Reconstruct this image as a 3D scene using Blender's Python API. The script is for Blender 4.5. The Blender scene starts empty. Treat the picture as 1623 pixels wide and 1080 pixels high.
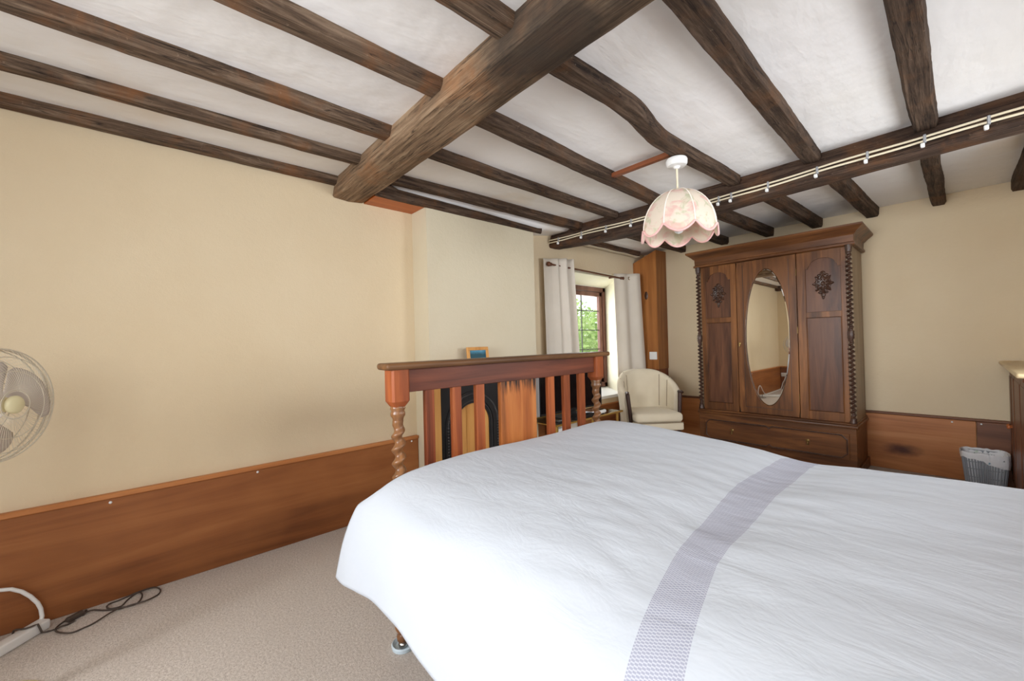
import bpy, bmesh, math, random
from mathutils import Vector, Matrix, noise
random.seed(7)
PI = math.pi
S = bpy.context.scene
COL = S.collection

# ------------------------------------------------------------------ helpers
def lin(c):
    c /= 255.0
    return c/12.92 if c <= .04045 else ((c+.055)/1.055)**2.4
def rgb(r, g, b):
    return (lin(r), lin(g), lin(b), 1)

class MB:
    """collects shapes into one bmesh (world coordinates)"""
    def __init__(s):
        s.b = bmesh.new()
    def add(s, vs, fs):
        v = [s.b.verts.new(p) for p in vs]
        for f in fs:
            try: s.b.faces.new([v[i] for i in f])
            except ValueError: pass
        return v
    def box(s, x0, x1, y0, y1, z0, z1, bev=0, M=None, seg=1):
        t = bmesh.new()
        bmesh.ops.create_cube(t, size=1)
        for v in t.verts:
            v.co = Vector((x0+(v.co.x+.5)*(x1-x0), y0+(v.co.y+.5)*(y1-y0), z0+(v.co.z+.5)*(z1-z0)))
        if bev:
            bmesh.ops.bevel(t, geom=t.edges[:], offset=bev, segments=seg, affect='EDGES', profile=.5)
        s.take(t, M)
        return s
    def take(s, t, M=None):
        if M is not None: bmesh.ops.transform(t, matrix=M, verts=t.verts)
        t.verts.index_update()
        vs = [s.b.verts.new(v.co) for v in t.verts]
        for f in t.faces:
            try: s.b.faces.new([vs[v.index] for v in f.verts])
            except ValueError: pass
        t.free()
    def rings(s, rings, close=True, cap0=True, cap1=True):
        """loft a list of equal-length point rings"""
        R = [[s.b.verts.new(p) for p in r] for r in rings]
        n = len(R[0])
        for a, b in zip(R[:-1], R[1:]):
            for i in range(n if close else n-1):
                j = (i+1) % n
                try: s.b.faces.new((a[i], a[j], b[j], b[i]))
                except ValueError: pass
        if cap0 and close: s.b.faces.new(R[0][::-1])
        if cap1 and close: s.b.faces.new(R[-1])
        return s
    def lathe(s, prof, c, n=24, M=None, sc=(1, 1)):
        c = Vector(c); rings = []
        for r, z in prof:
            r = max(r, 1e-4)
            rings.append([c+Vector((r*math.cos(2*PI*i/n)*sc[0], r*math.sin(2*PI*i/n)*sc[1], z)) for i in range(n)])
        if M is not None: rings = [[M @ p for p in r] for r in rings]
        return s.rings(rings)
    def tube(s, pts, r, n=8, closed=False, r1=None):
        pts = [Vector(p) for p in pts]; rings = []; N = len(pts)
        up = Vector((0, 0, 1)); prev = None
        for i, p in enumerate(pts):
            a = pts[i-1] if (i or closed) else p
            b = pts[(i+1) % N] if (i < N-1 or closed) else p
            t = (b-a).normalized() if (b-a).length > 1e-9 else Vector((0, 0, 1))
            if prev is None:
                u = t.cross(up)
                if u.length < 1e-3: u = t.cross(Vector((1, 0, 0)))
            else:
                u = prev-t*prev.dot(t)
            u.normalize(); prev = u; w = t.cross(u)
            rr = r if r1 is None else r+(r1-r)*i/max(1, N-1)
            rings.append([p+rr*(u*math.cos(2*PI*k/n)+w*math.sin(2*PI*k/n)) for k in range(n)])
        if closed:
            rings.append(rings[0])
            R = [[s.b.verts.new(p) for p in q] for q in rings[:-1]]; R.append(R[0])
            for a, b in zip(R[:-1], R[1:]):
                for i in range(n):
                    j = (i+1) % n
                    try: s.b.faces.new((a[i], a[j], b[j], b[i]))
                    except ValueError: pass
            return s
        return s.rings(rings)
    def prism(s, outline, y0, y1):
        """outline in (x,z) extruded from y0 to y1"""
        a = [s.b.verts.new((x, y0, z)) for x, z in outline]
        b = [s.b.verts.new((x, y1, z)) for x, z in outline]
        n = len(a)
        s.b.faces.new(a); s.b.faces.new(b[::-1])
        for i in range(n):
            j = (i+1) % n
            s.b.faces.new((a[i], b[i], b[j], a[j]))
        return s
    def grid(s, f, nu, nv):
        """f(u,v) -> point, open sheet; returns nothing"""
        V = [[s.b.verts.new(f(i/nu, j/nv)) for j in range(nv+1)] for i in range(nu+1)]
        for i in range(nu):
            for j in range(nv):
                s.b.faces.new((V[i][j], V[i+1][j], V[i+1][j+1], V[i][j+1]))
        return s

def wloc(o):
    v = Vector(o.location); p = o.parent
    while p: v = v+Vector(p.location); p = p.parent
    return v
def obj(name, mb, mat, parent=None, smooth=None, loc=None, recalc=True):
    b = mb.b
    if recalc: bmesh.ops.recalc_face_normals(b, faces=b.faces)
    off = wloc(parent) if parent else (Vector(loc) if loc else Vector((0, 0, 0)))
    for v in b.verts: v.co -= off
    me = bpy.data.meshes.new(name)
    if smooth is not None:
        for f in b.faces: f.smooth = True
        ang = math.radians(smooth)
        for e in b.edges:
            if len(e.link_faces) == 2 and e.calc_face_angle(0) > ang: e.smooth = False
    b.to_mesh(me); b.free()
    me.materials.append(mat)
    o = bpy.data.objects.new(name, me); COL.objects.link(o)
    if parent: o.parent = parent
    else: o.location = off
    return o
def tag(o, label=None, cat=None, group=None, kind=None):
    if label: o['label'] = label
    if cat: o['category'] = cat
    if group: o['group'] = group
    if kind: o['kind'] = kind
    return o
def thing(name, loc, label, cat, group=None):
    o = bpy.data.objects.new(name, None); COL.objects.link(o); o.location = loc
    o.empty_display_size = .05
    return tag(o, label, cat, group)
def struct(name, mb, mat, parent=None, smooth=None):
    o = obj(name, mb, mat, parent, smooth)
    if not parent: o['kind'] = 'structure'
    return o

# ------------------------------------------------------------------ materials
class NT:
    def __init__(s, name):
        s.m = bpy.data.materials.new(name); s.m.use_nodes = True
        s.t = s.m.node_tree; s.n = s.t.nodes; s.l = s.t.links
        s.p = s.n['Principled BSDF']; s.out = s.n['Material Output']
        s.tc = s.n.new('ShaderNodeTexCoord')
    def node(s, typ, **kw):
        n = s.n.new(typ)
        for k, v in kw.items():
            if k in n.inputs: n.inputs[k].default_value = v
            else: setattr(n, k, v)
        return n
    def link(s, a, b): s.l.new(a, b)
    def map(s, sc, loc=(0, 0, 0), rot=(0, 0, 0), src=None):
        m = s.node('ShaderNodeMapping')
        m.inputs['Scale'].default_value = sc; m.inputs['Location'].default_value = loc; m.inputs['Rotation'].default_value = rot
        s.link(src or s.tc.outputs['Object'], m.inputs['Vector']); return m.outputs[0]
    def noise(s, vec, scale=1, detail=4, rough=.55, dist=0):
        n = s.node('ShaderNodeTexNoise', Scale=scale, Detail=detail, Roughness=rough, Distortion=dist)
        s.link(vec, n.inputs['Vector']); return n.outputs['Fac']
    def ramp(s, fac, stops):
        r = s.node('ShaderNodeValToRGB'); e = r.color_ramp.elements
        e[0].position, e[0].color = stops[0][0], stops[0][1]
        e[1].position, e[1].color = stops[-1][0], stops[-1][1]
        for p, c in stops[1:-1]:
            q = e.new(p); q.color = c
        s.link(fac, r.inputs[0]); return r.outputs[0]
    def mix(s, fac, a, b, mode='MIX'):
        m = s.node('ShaderNodeMix', data_type='RGBA', blend_type=mode)
        for sock, v in ((m.inputs[0], fac), (m.inputs[6], a), (m.inputs[7], b)):
            if hasattr(v, 'links'): s.link(v, sock)
            else: sock.default_value = v
        return m.outputs[2]
    def math(s, op, a, b=0.0, c=0.0):
        m = s.node('ShaderNodeMath', operation=op)
        for sock, v in zip(m.inputs, (a, b, c)):
            if hasattr(v, 'links'): s.link(v, sock)
            else: sock.default_value = v
        return m.outputs[0]
    def bump(s, h, strength=.3, dist=.01):
        b = s.node('ShaderNodeBump', Strength=strength, Distance=dist)
        s.link(h, b.inputs['Height']); s.link(b.outputs[0], s.p.inputs['Normal'])
    def col(s, v):
        if hasattr(v, 'links'): s.link(v, s.p.inputs['Base Color'])
        else: s.p.inputs['Base Color'].default_value = v
    def set(s, rough=.5, metal=0, spec=None):
        s.p.inputs['Roughness'].default_value = rough; s.p.inputs['Metallic'].default_value = metal
        if spec is not None: s.p.inputs['Specular IOR Level'].default_value = spec
        return s.m

BLACK, WHITE = (0, 0, 0, 1), (1, 1, 1, 1)
def plain(name, c, rough=.5, metal=0, spec=None):
    t = NT(name); t.col(c); return t.set(rough, metal, spec)
def wood(name, dark, mid, light, axis=0, rough=.5, fine=1.0, bump=.15, spec=.35, off=0):
    t = NT(name)
    sc = [14*fine]*3; sc[axis] = 1.1*fine
    v = t.map(sc, loc=(off, off*1.7, off*.6))
    f = t.noise(v, 1.0, 5, .6, .6)
    sc2 = [90*fine]*3; sc2[axis] = 5*fine
    g = t.noise(t.map(sc2), 1.0, 3, .6)
    sc3 = [3.2]*3; sc3[axis] = .7
    h = t.noise(t.map(sc3, loc=(3+off, 1, 2)), 1.0, 3, .6, .8)
    c = t.ramp(f, [(.33, dark), (.5, mid), (.68, light)])
    c = t.mix(t.math('MULTIPLY', g, .4), c, dark)
    c = t.mix(t.ramp(h, [(.35, BLACK), (.7, (.5, .5, .5, 1))]), c, light)
    t.col(c)
    t.bump(t.math('ADD', f, t.math('MULTIPLY', g, .5)), bump, .004)
    return t.set(rough, 0, spec)
def worn_panel():
    """varnish worn and blackened in streaks along the top edge of the footboard panel"""
    m = wood('bed_panel_worn', rgb(104, 52, 24), rgb(168, 92, 44), rgb(200, 128, 68), 2, .42, .9, spec=.28, off=3)
    nt = m.node_tree; p = nt.nodes['Principled BSDF']; src = p.inputs['Base Color'].links[0].from_socket
    tc = next(n for n in nt.nodes if n.type == 'TEX_COORD')
    mp = nt.nodes.new('ShaderNodeMapping'); mp.inputs['Scale'].default_value = (20, 55, 7); nt.links.new(tc.outputs['Object'], mp.inputs[0])
    nz = nt.nodes.new('ShaderNodeTexNoise'); nz.inputs['Scale'].default_value = 1; nz.inputs['Detail'].default_value = 4; nt.links.new(mp.outputs[0], nz.inputs['Vector'])
    sx = nt.nodes.new('ShaderNodeSeparateXYZ'); nt.links.new(tc.outputs['Object'], sx.inputs[0])
    a = nt.nodes.new('ShaderNodeMath'); a.operation = 'MULTIPLY_ADD'; a.inputs[1].default_value = .34; nt.links.new(nz.outputs['Fac'], a.inputs[0]); nt.links.new(sx.outputs[2], a.inputs[2])
    rp = nt.nodes.new('ShaderNodeValToRGB'); rp.color_ramp.elements[0].position = 1.0; 
    mr = nt.nodes.new('ShaderNodeMapRange'); mr.inputs['From Min'].default_value = 1.075; mr.inputs['From Max'].default_value = 1.17; nt.links.new(a.outputs[0], mr.inputs[0])
    mx = nt.nodes.new('ShaderNodeMix'); mx.data_type = 'RGBA'; mx.inputs[7].default_value = rgb(40, 26, 18)
    nt.links.new(mr.outputs[0], mx.inputs[0]); nt.links.new(src, mx.inputs[6]); nt.links.new(mx.outputs[2], p.inputs['Base Color']); nt.nodes.remove(rp)
    return m
def timber(name, axis, dark, mid, light, rust, patches=False):
    """old rough oak of the ceiling: grey-brown with rusty and dusty patches"""
    t = NT(name)
    sc = [42]*3; sc[axis] = 2.6
    f = t.noise(t.map(sc), 1, 9, .74, .5)
    sc = [150]*3; sc[axis] = 14
    g = t.noise(t.map(sc), 1, 5, .75)
    h = t.noise(t.map((2.3, 2.3, 2.3)), 1.6, 4, .65, .4)
    c = t.ramp(f, [(.36, dark), (.5, mid), (.66, light)])
    c = t.mix(t.ramp(h, [(.5, BLACK), (.68, (.75, .75, .75, 1))]), c, rust)
    c = t.mix(t.math('MULTIPLY', g, .45), c, dark)
    k = t.noise(t.map((5, 5, 5), loc=(4, 9, 1)), 1.5, 3, .7)
    sc = [26]*3; sc[axis] = .9
    cr_ = t.noise(t.map(sc, loc=(2, 5, 8)), 1, 3, .5, .3)
    crack = t.ramp(t.math('ABSOLUTE', t.math('SUBTRACT', cr_, .5)), [(.0, (.8, .8, .8, 1)), (.012, BLACK)])
    c = t.mix(crack, c, rgb(24, 18, 15))
    sp_ = t.noise(t.map((60, 60, 60), loc=(1, 1, 7)), 1, 4, .7)
    c = t.mix(t.ramp(sp_, [(.64, BLACK), (.74, (.45, .45, .45, 1))]), c, rgb(176, 154, 132))
    c = t.mix(t.ramp(k, [(.62, BLACK), (.75, (.35, .35, .35, 1))]), c, light)
    if patches:      # scorched stain on the main beam (object coordinates)
        d = t.node('ShaderNodeVectorMath', operation='DISTANCE')
        t.link(t.map((.55, 1, .6)), d.inputs[0]); d.inputs[1].default_value = (-.86*.55, 1.0, 2.12*.6)
        nz = t.math('ADD', d.outputs['Value'], t.math('MULTIPLY', t.math('SUBTRACT', t.noise(t.map((8, 8, 8)), 1, 4), .5), .22))
        c = t.mix(t.ramp(nz, [(.10, (.85, .85, .85, 1)), (.25, BLACK)]), c, rgb(52, 45, 40))
    t.col(c)
    t.bump(t.math('ADD', f, t.math('ADD', t.math('MULTIPLY', h, 1.2), t.math('MULTIPLY', g, .6))), .8, .012)
    return t.set(.78, 0, .2)
def plaster(name, c, c2, scale=1.2, bump=.3, fine=90, lump=6, contrast=(.4, .7)):
    t = NT(name)
    v = t.map((1, 1, 1))
    n = t.noise(v, scale, 4, .6)
    t.col(t.mix(t.ramp(n, [(contrast[0], BLACK), (contrast[1], WHITE)]), c, c2))
    a = t.noise(v, fine, 3, .6); b = t.noise(v, lump, 4, .6)
    t.bump(t.math('ADD', t.math('MULTIPLY', a, .35), b), bump, .012)
    return t.set(.9, 0, .15)

M = {}
M['wall'] = plaster('cream_wallpaper', rgb(222, 205, 175), rgb(217, 198, 166), 1.0, .22, 150, 30)
M['breast'] = plaster('breast_wallpaper', rgb(214, 204, 180), rgb(209, 198, 172), 1.0, .25, 150, 30)
M['reveal'] = plaster('reveal_paint', rgb(240, 236, 215), rgb(232, 224, 190), 1.0, .3, 60, 14)
M['white_sill'] = plain('white_sill_paint', rgb(238, 239, 240), .4)
def ceil_mat():
    t = NT('ceiling_plaster')
    v = t.map((1, 1, 1))
    n = t.noise(v, .9, 4, .6)
    c = t.mix(t.ramp(n, [(.4, BLACK), (.7, WHITE)]), rgb(240, 239, 239), rgb(234, 232, 229))
    k = t.noise(t.map((1, 1, 1), loc=(5, 2, 0)), 1.3, 3, .5)
    c = t.mix(t.ramp(k, [(.64, BLACK), (.76, (.5, .5, .5, 1))]), c, rgb(222, 205, 182))
    t.col(c)
    a = t.noise(t.map((1, .35, 1), rot=(0, 0, .5)), 9, 4, .6); b = t.noise(v, 2.6, 3, .6)
    t.bump(t.math('ADD', t.math('MULTIPLY', a, .5), b), .5, .03)
    return t.set(.95, 0, .1)
M['ceiling'] = ceil_mat()
def carpet_mat():
    t = NT('carpet')
    v = t.map((1, 1, 1))
    a = t.noise(v, 330, 3, .7); b = t.noise(v, 110, 3, .7); k = t.noise(v, 2.2, 4, .6)
    c = t.ramp(t.math('ADD', t.math('MULTIPLY', a, .6), t.math('MULTIPLY', b, .4)), [(.36, rgb(146, 135, 126)), (.5, rgb(202, 193, 185)), (.66, rgb(236, 229, 223))])
    c = t.mix(t.ramp(k, [(.35, BLACK), (.7, (.35, .35, .35, 1))]), c, rgb(192, 182, 173))
    t.col(c); t.bump(t.math('ADD', a, b), .35, .006)
    return t.set(.97, 0, .05)
M['carpet'] = carpet_mat()
def panel_mat(name, axis, base, stain=None, off=0):
    """varnished plywood dado"""
    t = NT(name)
    d, m, l = base
    sc = [7]*3; sc[axis] = .55
    f = t.noise(t.map(sc, loc=(off, off, off)), 1, 5, .6, 1.0)
    sc = [60]*3; sc[axis] = 3.5
    g = t.noise(t.map(sc), 1, 3, .6)
    h = t.noise(t.map((2, 2, 2), loc=(off, 0, 3)), 1, 3, .5)
    c = t.ramp(f, [(.28, d), (.5, m), (.72, l)])
    c = t.mix(t.math('MULTIPLY', g, .3), c, d)
    c = t.mix(t.ramp(h, [(.45, BLACK), (.7, (.4, .4, .4, 1))]), c, l)
    k = t.noise(t.map((5.2, 2.6, 9) if axis == 1 else (2.6, 5.2, 9), loc=(7+off, 1, 2)), 1, 2, .5)
    c = t.mix(t.ramp(k, [(.70, BLACK), (.78, (.8, .8, .8, 1))]), c, d)
    if stain:
        q = t.node('ShaderNodeVectorMath', operation='DISTANCE')
        t.link(t.map((.6, 1, 1.35), rot=(0, 0, 0)), q.inputs[0]); q.inputs[1].default_value = (stain[0]*.6, stain[1], stain[2]*1.35)
        nz = t.math('ADD', q.outputs['Value'], t.math('MULTIPLY', t.math('SUBTRACT', t.noise(t.map((14, 14, 30)), 1, 3), .5), .05))
        c = t.mix(t.ramp(nz, [(.025, (.9, .9, .9, 1)), (.085, BLACK)]), c, rgb(62, 28, 24))
    t.col(c); t.bump(t.math('ADD', f, g), .08, .004)
    return t.set(.42, 0, .35)
ORANGE = (rgb(106, 60, 32), rgb(150, 92, 51), rgb(174, 114, 67))
M['panel_y'] = panel_mat('dado_plywood', 1, ORANGE)
M['panel_x'] = panel_mat('dado_plywood_back', 0, (rgb(132, 78, 42), rgb(186, 120, 70), rgb(206, 144, 92)), stain=(-.348, 4.66, .172), off=2)
M['panel_x2'] = panel_mat('dado_board_dark', 0, (rgb(96, 60, 44), rgb(130, 84, 60), rgb(150, 102, 74)), off=5)
M['rail_y'] = wood('dado_rail_light', rgb(150, 88, 44), rgb(186, 118, 66), rgb(202, 138, 84), 1)
M['rail_x'] = wood('dado_rail_dark', rgb(80, 48, 34), rgb(112, 70, 48), rgb(128, 86, 62), 0)
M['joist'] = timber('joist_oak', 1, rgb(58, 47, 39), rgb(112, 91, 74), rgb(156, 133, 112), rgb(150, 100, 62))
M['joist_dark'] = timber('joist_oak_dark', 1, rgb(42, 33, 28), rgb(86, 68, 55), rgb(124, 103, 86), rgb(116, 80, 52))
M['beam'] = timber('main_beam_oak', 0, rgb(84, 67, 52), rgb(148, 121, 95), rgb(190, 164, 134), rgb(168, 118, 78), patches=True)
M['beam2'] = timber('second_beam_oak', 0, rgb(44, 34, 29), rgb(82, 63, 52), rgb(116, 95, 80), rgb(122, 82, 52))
M['post'] = wood('corner_boxing', rgb(112, 64, 30), rgb(156, 96, 48), rgb(184, 122, 66), 2, .38)
M['post_dark'] = wood('corner_boxing_dark', rgb(92, 42, 20), rgb(124, 60, 28), rgb(140, 74, 36), 2, .4)
M['trimwood'] = wood('orange_trim', rgb(128, 58, 18), rgb(172, 86, 28), rgb(194, 108, 44), 1, .4)
M['ward_x'] = wood('wardrobe_oak_h', rgb(46, 27, 17), rgb(88, 53, 31), rgb(136, 88, 50), 0, .38, 1.3, spec=.28)
M['ward_z'] = wood('wardrobe_oak_v', rgb(48, 28, 17), rgb(94, 57, 32), rgb(146, 95, 52), 2, .38, 1.3, spec=.28)
M['ward_panel'] = wood('wardrobe_oak_panel', rgb(58, 36, 26), rgb(92, 58, 40), rgb(118, 78, 54), 2, .36, 1.6, spec=.28, off=4)
M['ward_dark'] = wood('wardrobe_carving', rgb(32, 20, 15), rgb(60, 39, 30), rgb(90, 61, 45), 2, .36, 2, spec=.5)
M['ward_side'] = wood('wardrobe_side', rgb(100, 82, 62), rgb(136, 114, 88), rgb(152, 130, 104), 2, .45, 1)
M['bed_x'] = wood('bed_rail_wood', rgb(62, 32, 22), rgb(98, 52, 37), rgb(126, 70, 48), 1, .42, 1.2, spec=.28)
M['bed_z'] = wood('bed_slat_wood', rgb(84, 38, 22), rgb(138, 68, 38), rgb(180, 100, 52), 2, .42, 1.2, spec=.28)
M['bed_panel'] = wood('bed_panel_wood', rgb(104, 52, 24), rgb(168, 92, 44), rgb(200, 128, 68), 2, .34, .9, spec=.28, off=3)
M['bed_cap'] = wood('bed_cap_wood', rgb(40, 25, 17), rgb(74, 47, 31), rgb(128, 90, 56), 1, .42, 1, spec=.28)
M['bed_turn'] = wood('bed_turned_wood', rgb(56, 37, 26), rgb(104, 69, 45), rgb(164, 112, 66), 2, .3, 1.2, spec=.5)
M['pine'] = wood('pine', rgb(176, 114, 50), rgb(210, 150, 80), rgb(226, 172, 102), 2, .45, .8, spec=.35)
M['iron'] = plain('cast_iron', rgb(34, 33, 34), .42, .25)
M['iron_light'] = plain('cast_iron_polished', rgb(74, 72, 72), .4, .5)
M['frame_brown'] = wood('window_frame_wood', rgb(84, 54, 46), rgb(116, 78, 67), rgb(136, 97, 85), 2, .45)
M['lead'] = plain('lead_came', rgb(66, 66, 62), .5, .3)
M['brass'] = plain('dark_brass', rgb(128, 104, 64), .3, .9)
M['steel'] = plain('steel', rgb(190, 188, 184), .25, 1)
M['gold'] = plain('gold_trim', rgb(206, 166, 88), .28, .85)
M['black_gloss'] = plain('black_gloss', rgb(10, 10, 13), .12)
M['black'] = plain('black_plastic', rgb(26, 25, 26), .4)
M['silver'] = plain('silver_plastic', rgb(168, 170, 174), .35, .5)
M['white'] = plain('white_plastic', rgb(236, 237, 236), .35)
M['cream_wire'] = plain('cream_cable', rgb(226, 214, 188), .5)
M['flex'] = plain('brown_flex', rgb(74, 62, 54), .5)
M['fan_plastic'] = plain('fan_cream_plastic', rgb(222, 212, 170), .4)
M['fan_wire'] = plain('fan_wire', rgb(206, 196, 176), .45)
M['fan_blade'] = plain('fan_blade_grey', rgb(190, 178, 168), .4)
M['darkwood'] = wood('dark_chair_wood', rgb(34, 22, 18), rgb(62, 42, 36), rgb(86, 62, 52), 2, .35)
M['rodwood'] = plain('rod_wood', rgb(98, 56, 32), .4)
def fabric(name, c, c2, scale=400, bump=.25, rough=.95, trans=0):
    t = NT(name)
    v = t.map((1, 1, 1))
    n = t.noise(v, 3, 3, .6)
    t.col(t.mix(t.ramp(n, [(.35, BLACK), (.7, WHITE)]), c, c2))
    w = t.noise(t.map((1, 1, .4)), scale, 2, .6); q = t.noise(v, 14, 3, .6)
    t.bump(t.math('ADD', t.math('MULTIPLY', w, .4), q), bump, .005)
    m = t.set(rough, 0, .1)
    t.p.inputs['Sheen Weight'].default_value = .15
    if trans:
        tr = t.node('ShaderNodeBsdfTranslucent'); tr.inputs[0].default_value = c
        mx = t.node('ShaderNodeMixShader'); mx.inputs[0].default_value = trans
        t.link(t.p.outputs[0], mx.inputs[1]); t.link(tr.outputs[0], mx.inputs[2]); t.link(mx.outputs[0], t.out.inputs[0])
    return m
M['curtain'] = fabric('curtain_linen', rgb(232, 224, 212), rgb(224, 215, 201), 500, .15, .95, .18)
M['chair'] = fabric('chair_fabric', rgb(224, 213, 190), rgb(214, 202, 178), 350, .25)
M['piping'] = fabric('chair_piping', rgb(150, 134, 112), rgb(140, 124, 104))
M['mattress'] = fabric('mattress_ticking', rgb(222, 222, 220), rgb(214, 214, 212))
def duvet_mat():
    t = NT('duvet_cotton')
    uv = t.node('ShaderNodeUVMap'); uv.uv_map = 'band'
    sp = t.node('ShaderNodeSeparateXYZ'); t.link(uv.outputs[0], sp.inputs[0])
    u, v = sp.outputs[0], sp.outputs[1]        # u: -.5...+.5 inside the woven band, v: metres across the bed
    au = t.math('ABSOLUTE', u)
    band = t.math('LESS_THAN', au, .5)
    # woven dashes: staggered small blocks
    col = t.math('MULTIPLY', u, 13.0)
    ci = t.math('FLOOR', col)
    stag = t.math('MULTIPLY', t.math('MODULO', t.math('ABSOLUTE', ci), 2.0), .5)
    row = t.math('ADD', t.math('MULTIPLY', v, 170.0), stag)
    fr = t.math('FRACT', row); fc = t.math('FRACT', col)
    dash = t.math('MULTIPLY', t.math('LESS_THAN', fr, .58), t.math('LESS_THAN', t.math('ABSOLUTE', t.math('SUBTRACT', fc, .5)), .46))
    bandcol = t.mix(dash, rgb(194, 197, 207), rgb(162, 165, 182))
    v3 = t.map((1, 1, 1))
    n = t.noise(v3, 2.5, 3, .6)
    white = t.mix(n, rgb(201, 207, 215), rgb(196, 202, 211))
    t.col(t.mix(band, white, bandcol))
    a = t.noise(t.map((1, 2.4, 1), rot=(0, 0, .35)), 7, 4, .6, .5); b = t.noise(v3, 26, 3, .6); w = t.noise(v3, 700, 2)
    h = t.math('ADD', t.math('ADD', a, t.math('MULTIPLY', b, .18)), t.math('MULTIPLY', w, .012))
    h = t.math('ADD', h, t.math('MULTIPLY', t.math('MULTIPLY', band, dash), -.02))
    t.bump(h, .19, .02)
    return t.set(.9, 0, .1)
M['duvet'] = duvet_mat()
def shade_mat(name, base, pink, green, amount):
    t = NT(name)
    v = t.map((1, 1, 1))
    a = t.noise(v, 13, 3, .6, .6); b = t.noise(t.map((1, 1, 1), loc=(3, 7, 1)), 15, 3, .6, .6); c3 = t.noise(t.map((1, 1, 1), loc=(9, 2, 5)), 40, 2)
    c = t.mix(t.ramp(a, [(.50, BLACK), (.62, (amount, amount, amount, 1))]), base, pink)
    c = t.mix(t.ramp(b, [(.54, BLACK), (.64, (amount, amount, amount, 1))]), c, green)
    c = t.mix(t.ramp(c3, [(.6, BLACK), (.7, (.5, .5, .5, 1))]), c, rgb(244, 236, 224))
    t.col(c); m = t.set(.9, 0, .1)
    tr = t.node('ShaderNodeBsdfTranslucent'); t.link(c, tr.inputs[0])
    mx = t.node('ShaderNodeMixShader'); mx.inputs[0].default_value = .35
    t.link(t.p.outputs[0], mx.inputs[1]); t.link(tr.outputs[0], mx.inputs[2]); t.link(mx.outputs[0], t.out.inputs[0])
    return m
M['shade'] = shade_mat('floral_shade', rgb(246, 236, 222), rgb(238, 190, 184), rgb(200, 206, 168), .6)
M['pink_trim'] = fabric('pink_trim', rgb(240, 196, 190), rgb(232, 180, 176))
M['pale_trim'] = fabric('pale_trim', rgb(246, 238, 226), rgb(244, 228, 220))
def mirror_mat():
    t = NT('mirror_silver'); t.col(rgb(232, 230, 222)); return t.set(.015, 1)
M['mirror'] = mirror_mat()
def glass_mat(name, gl=.08, tint=WHITE):
    m = bpy.data.materials.new(name); m.use_nodes = True; n = m.node_tree.nodes; l = m.node_tree.links; n.clear()
    o = n.new('ShaderNodeOutputMaterial'); tr = n.new('ShaderNodeBsdfTransparent'); g = n.new('ShaderNodeBsdfGlossy'); x = n.new('ShaderNodeMixShader')
    tr.inputs[0].default_value = tint; g.inputs['Roughness'].default_value = .02; x.inputs[0].default_value = gl
    l.new(tr.outputs[0], x.inputs[1]); l.new(g.outputs[0], x.inputs[2]); l.new(x.outputs[0], o.inputs[0]); return m
M['glass'] = glass_mat('window_glass', .05)
M['shelfglass'] = glass_mat('smoked_shelf_glass', .25, (.62, .6, .54, 1))
M['cup'] = plain('pale_blue_cup', rgb(196, 212, 222), .25)
def bag_mat():
    t = NT('bin_liner_plastic')
    v = t.map((1, 1, 1))
    k = t.noise(v, 16, 2, .5, .3); kk = t.noise(t.map((1, 1, 1), loc=(4, 1, 8)), 22, 2, .5)
    c = t.mix(t.ramp(k, [(.66, BLACK), (.70, (.7, .7, .7, 1))]), rgb(240, 242, 246), rgb(196, 218, 194))
    c = t.mix(t.ramp(kk, [(.72, BLACK), (.74, WHITE)]), c, rgb(130, 165, 190))
    t.col(c); t.bump(t.noise(v, 40, 3, .6), .5, .01); m = t.set(.35, 0, .4)
    tr = t.node('ShaderNodeBsdfTransparent'); mx = t.node('ShaderNodeMixShader'); mx.inputs[0].default_value = .08
    t.link(t.p.outputs[0], mx.inputs[1]); t.link(tr.outputs[0], mx.inputs[2]); t.link(mx.outputs[0], t.out.inputs[0]); return m
M['bag'] = bag_mat()
M['bin'] = plain('bin_grey_plastic', rgb(150, 155, 163), .55)
M['cab'] = wood('sideboard_wood', rgb(74, 42, 28), rgb(112, 68, 46), rgb(134, 86, 60), 2, .4)
M['cab_top'] = wood('sideboard_top', rgb(196, 170, 126), rgb(216, 194, 152), rgb(228, 208, 170), 1, .35)
M['knob'] = plain('orange_knob', rgb(188, 106, 58), .3)
def leaf_mat():
    t = NT('leaves'); n = t.noise(t.map((1, 1, 1)), 1.4, 4, .7)
    c = t.ramp(n, [(.3, rgb(78, 122, 48)), (.5, rgb(150, 184, 96)), (.7, rgb(214, 226, 166))])
    t.col(c); m = t.set(.7, 0, .2)
    tr = t.node('ShaderNodeBsdfTranslucent'); t.link(c, tr.inputs[0]); mx = t.node('ShaderNodeMixShader'); mx.inputs[0].default_value = .4
    t.link(t.p.outputs[0], mx.inputs[1]); t.link(tr.outputs[0], mx.inputs[2]); t.link(mx.outputs[0], t.out.inputs[0]); return m
M['leaf'] = leaf_mat()
M['bark'] = wood('bark', rgb(60, 48, 36), rgb(90, 74, 58), rgb(120, 102, 84), 2, .9)
def grass_mat():
    t = NT('lawn'); n = t.noise(t.map((1, 1, 1)), 2.0, 4, .7); t.col(t.ramp(n, [(.3, rgb(110, 140, 70)), (.7, rgb(176, 196, 120))])); return t.set(.95)
M['grass'] = grass_mat()
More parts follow.
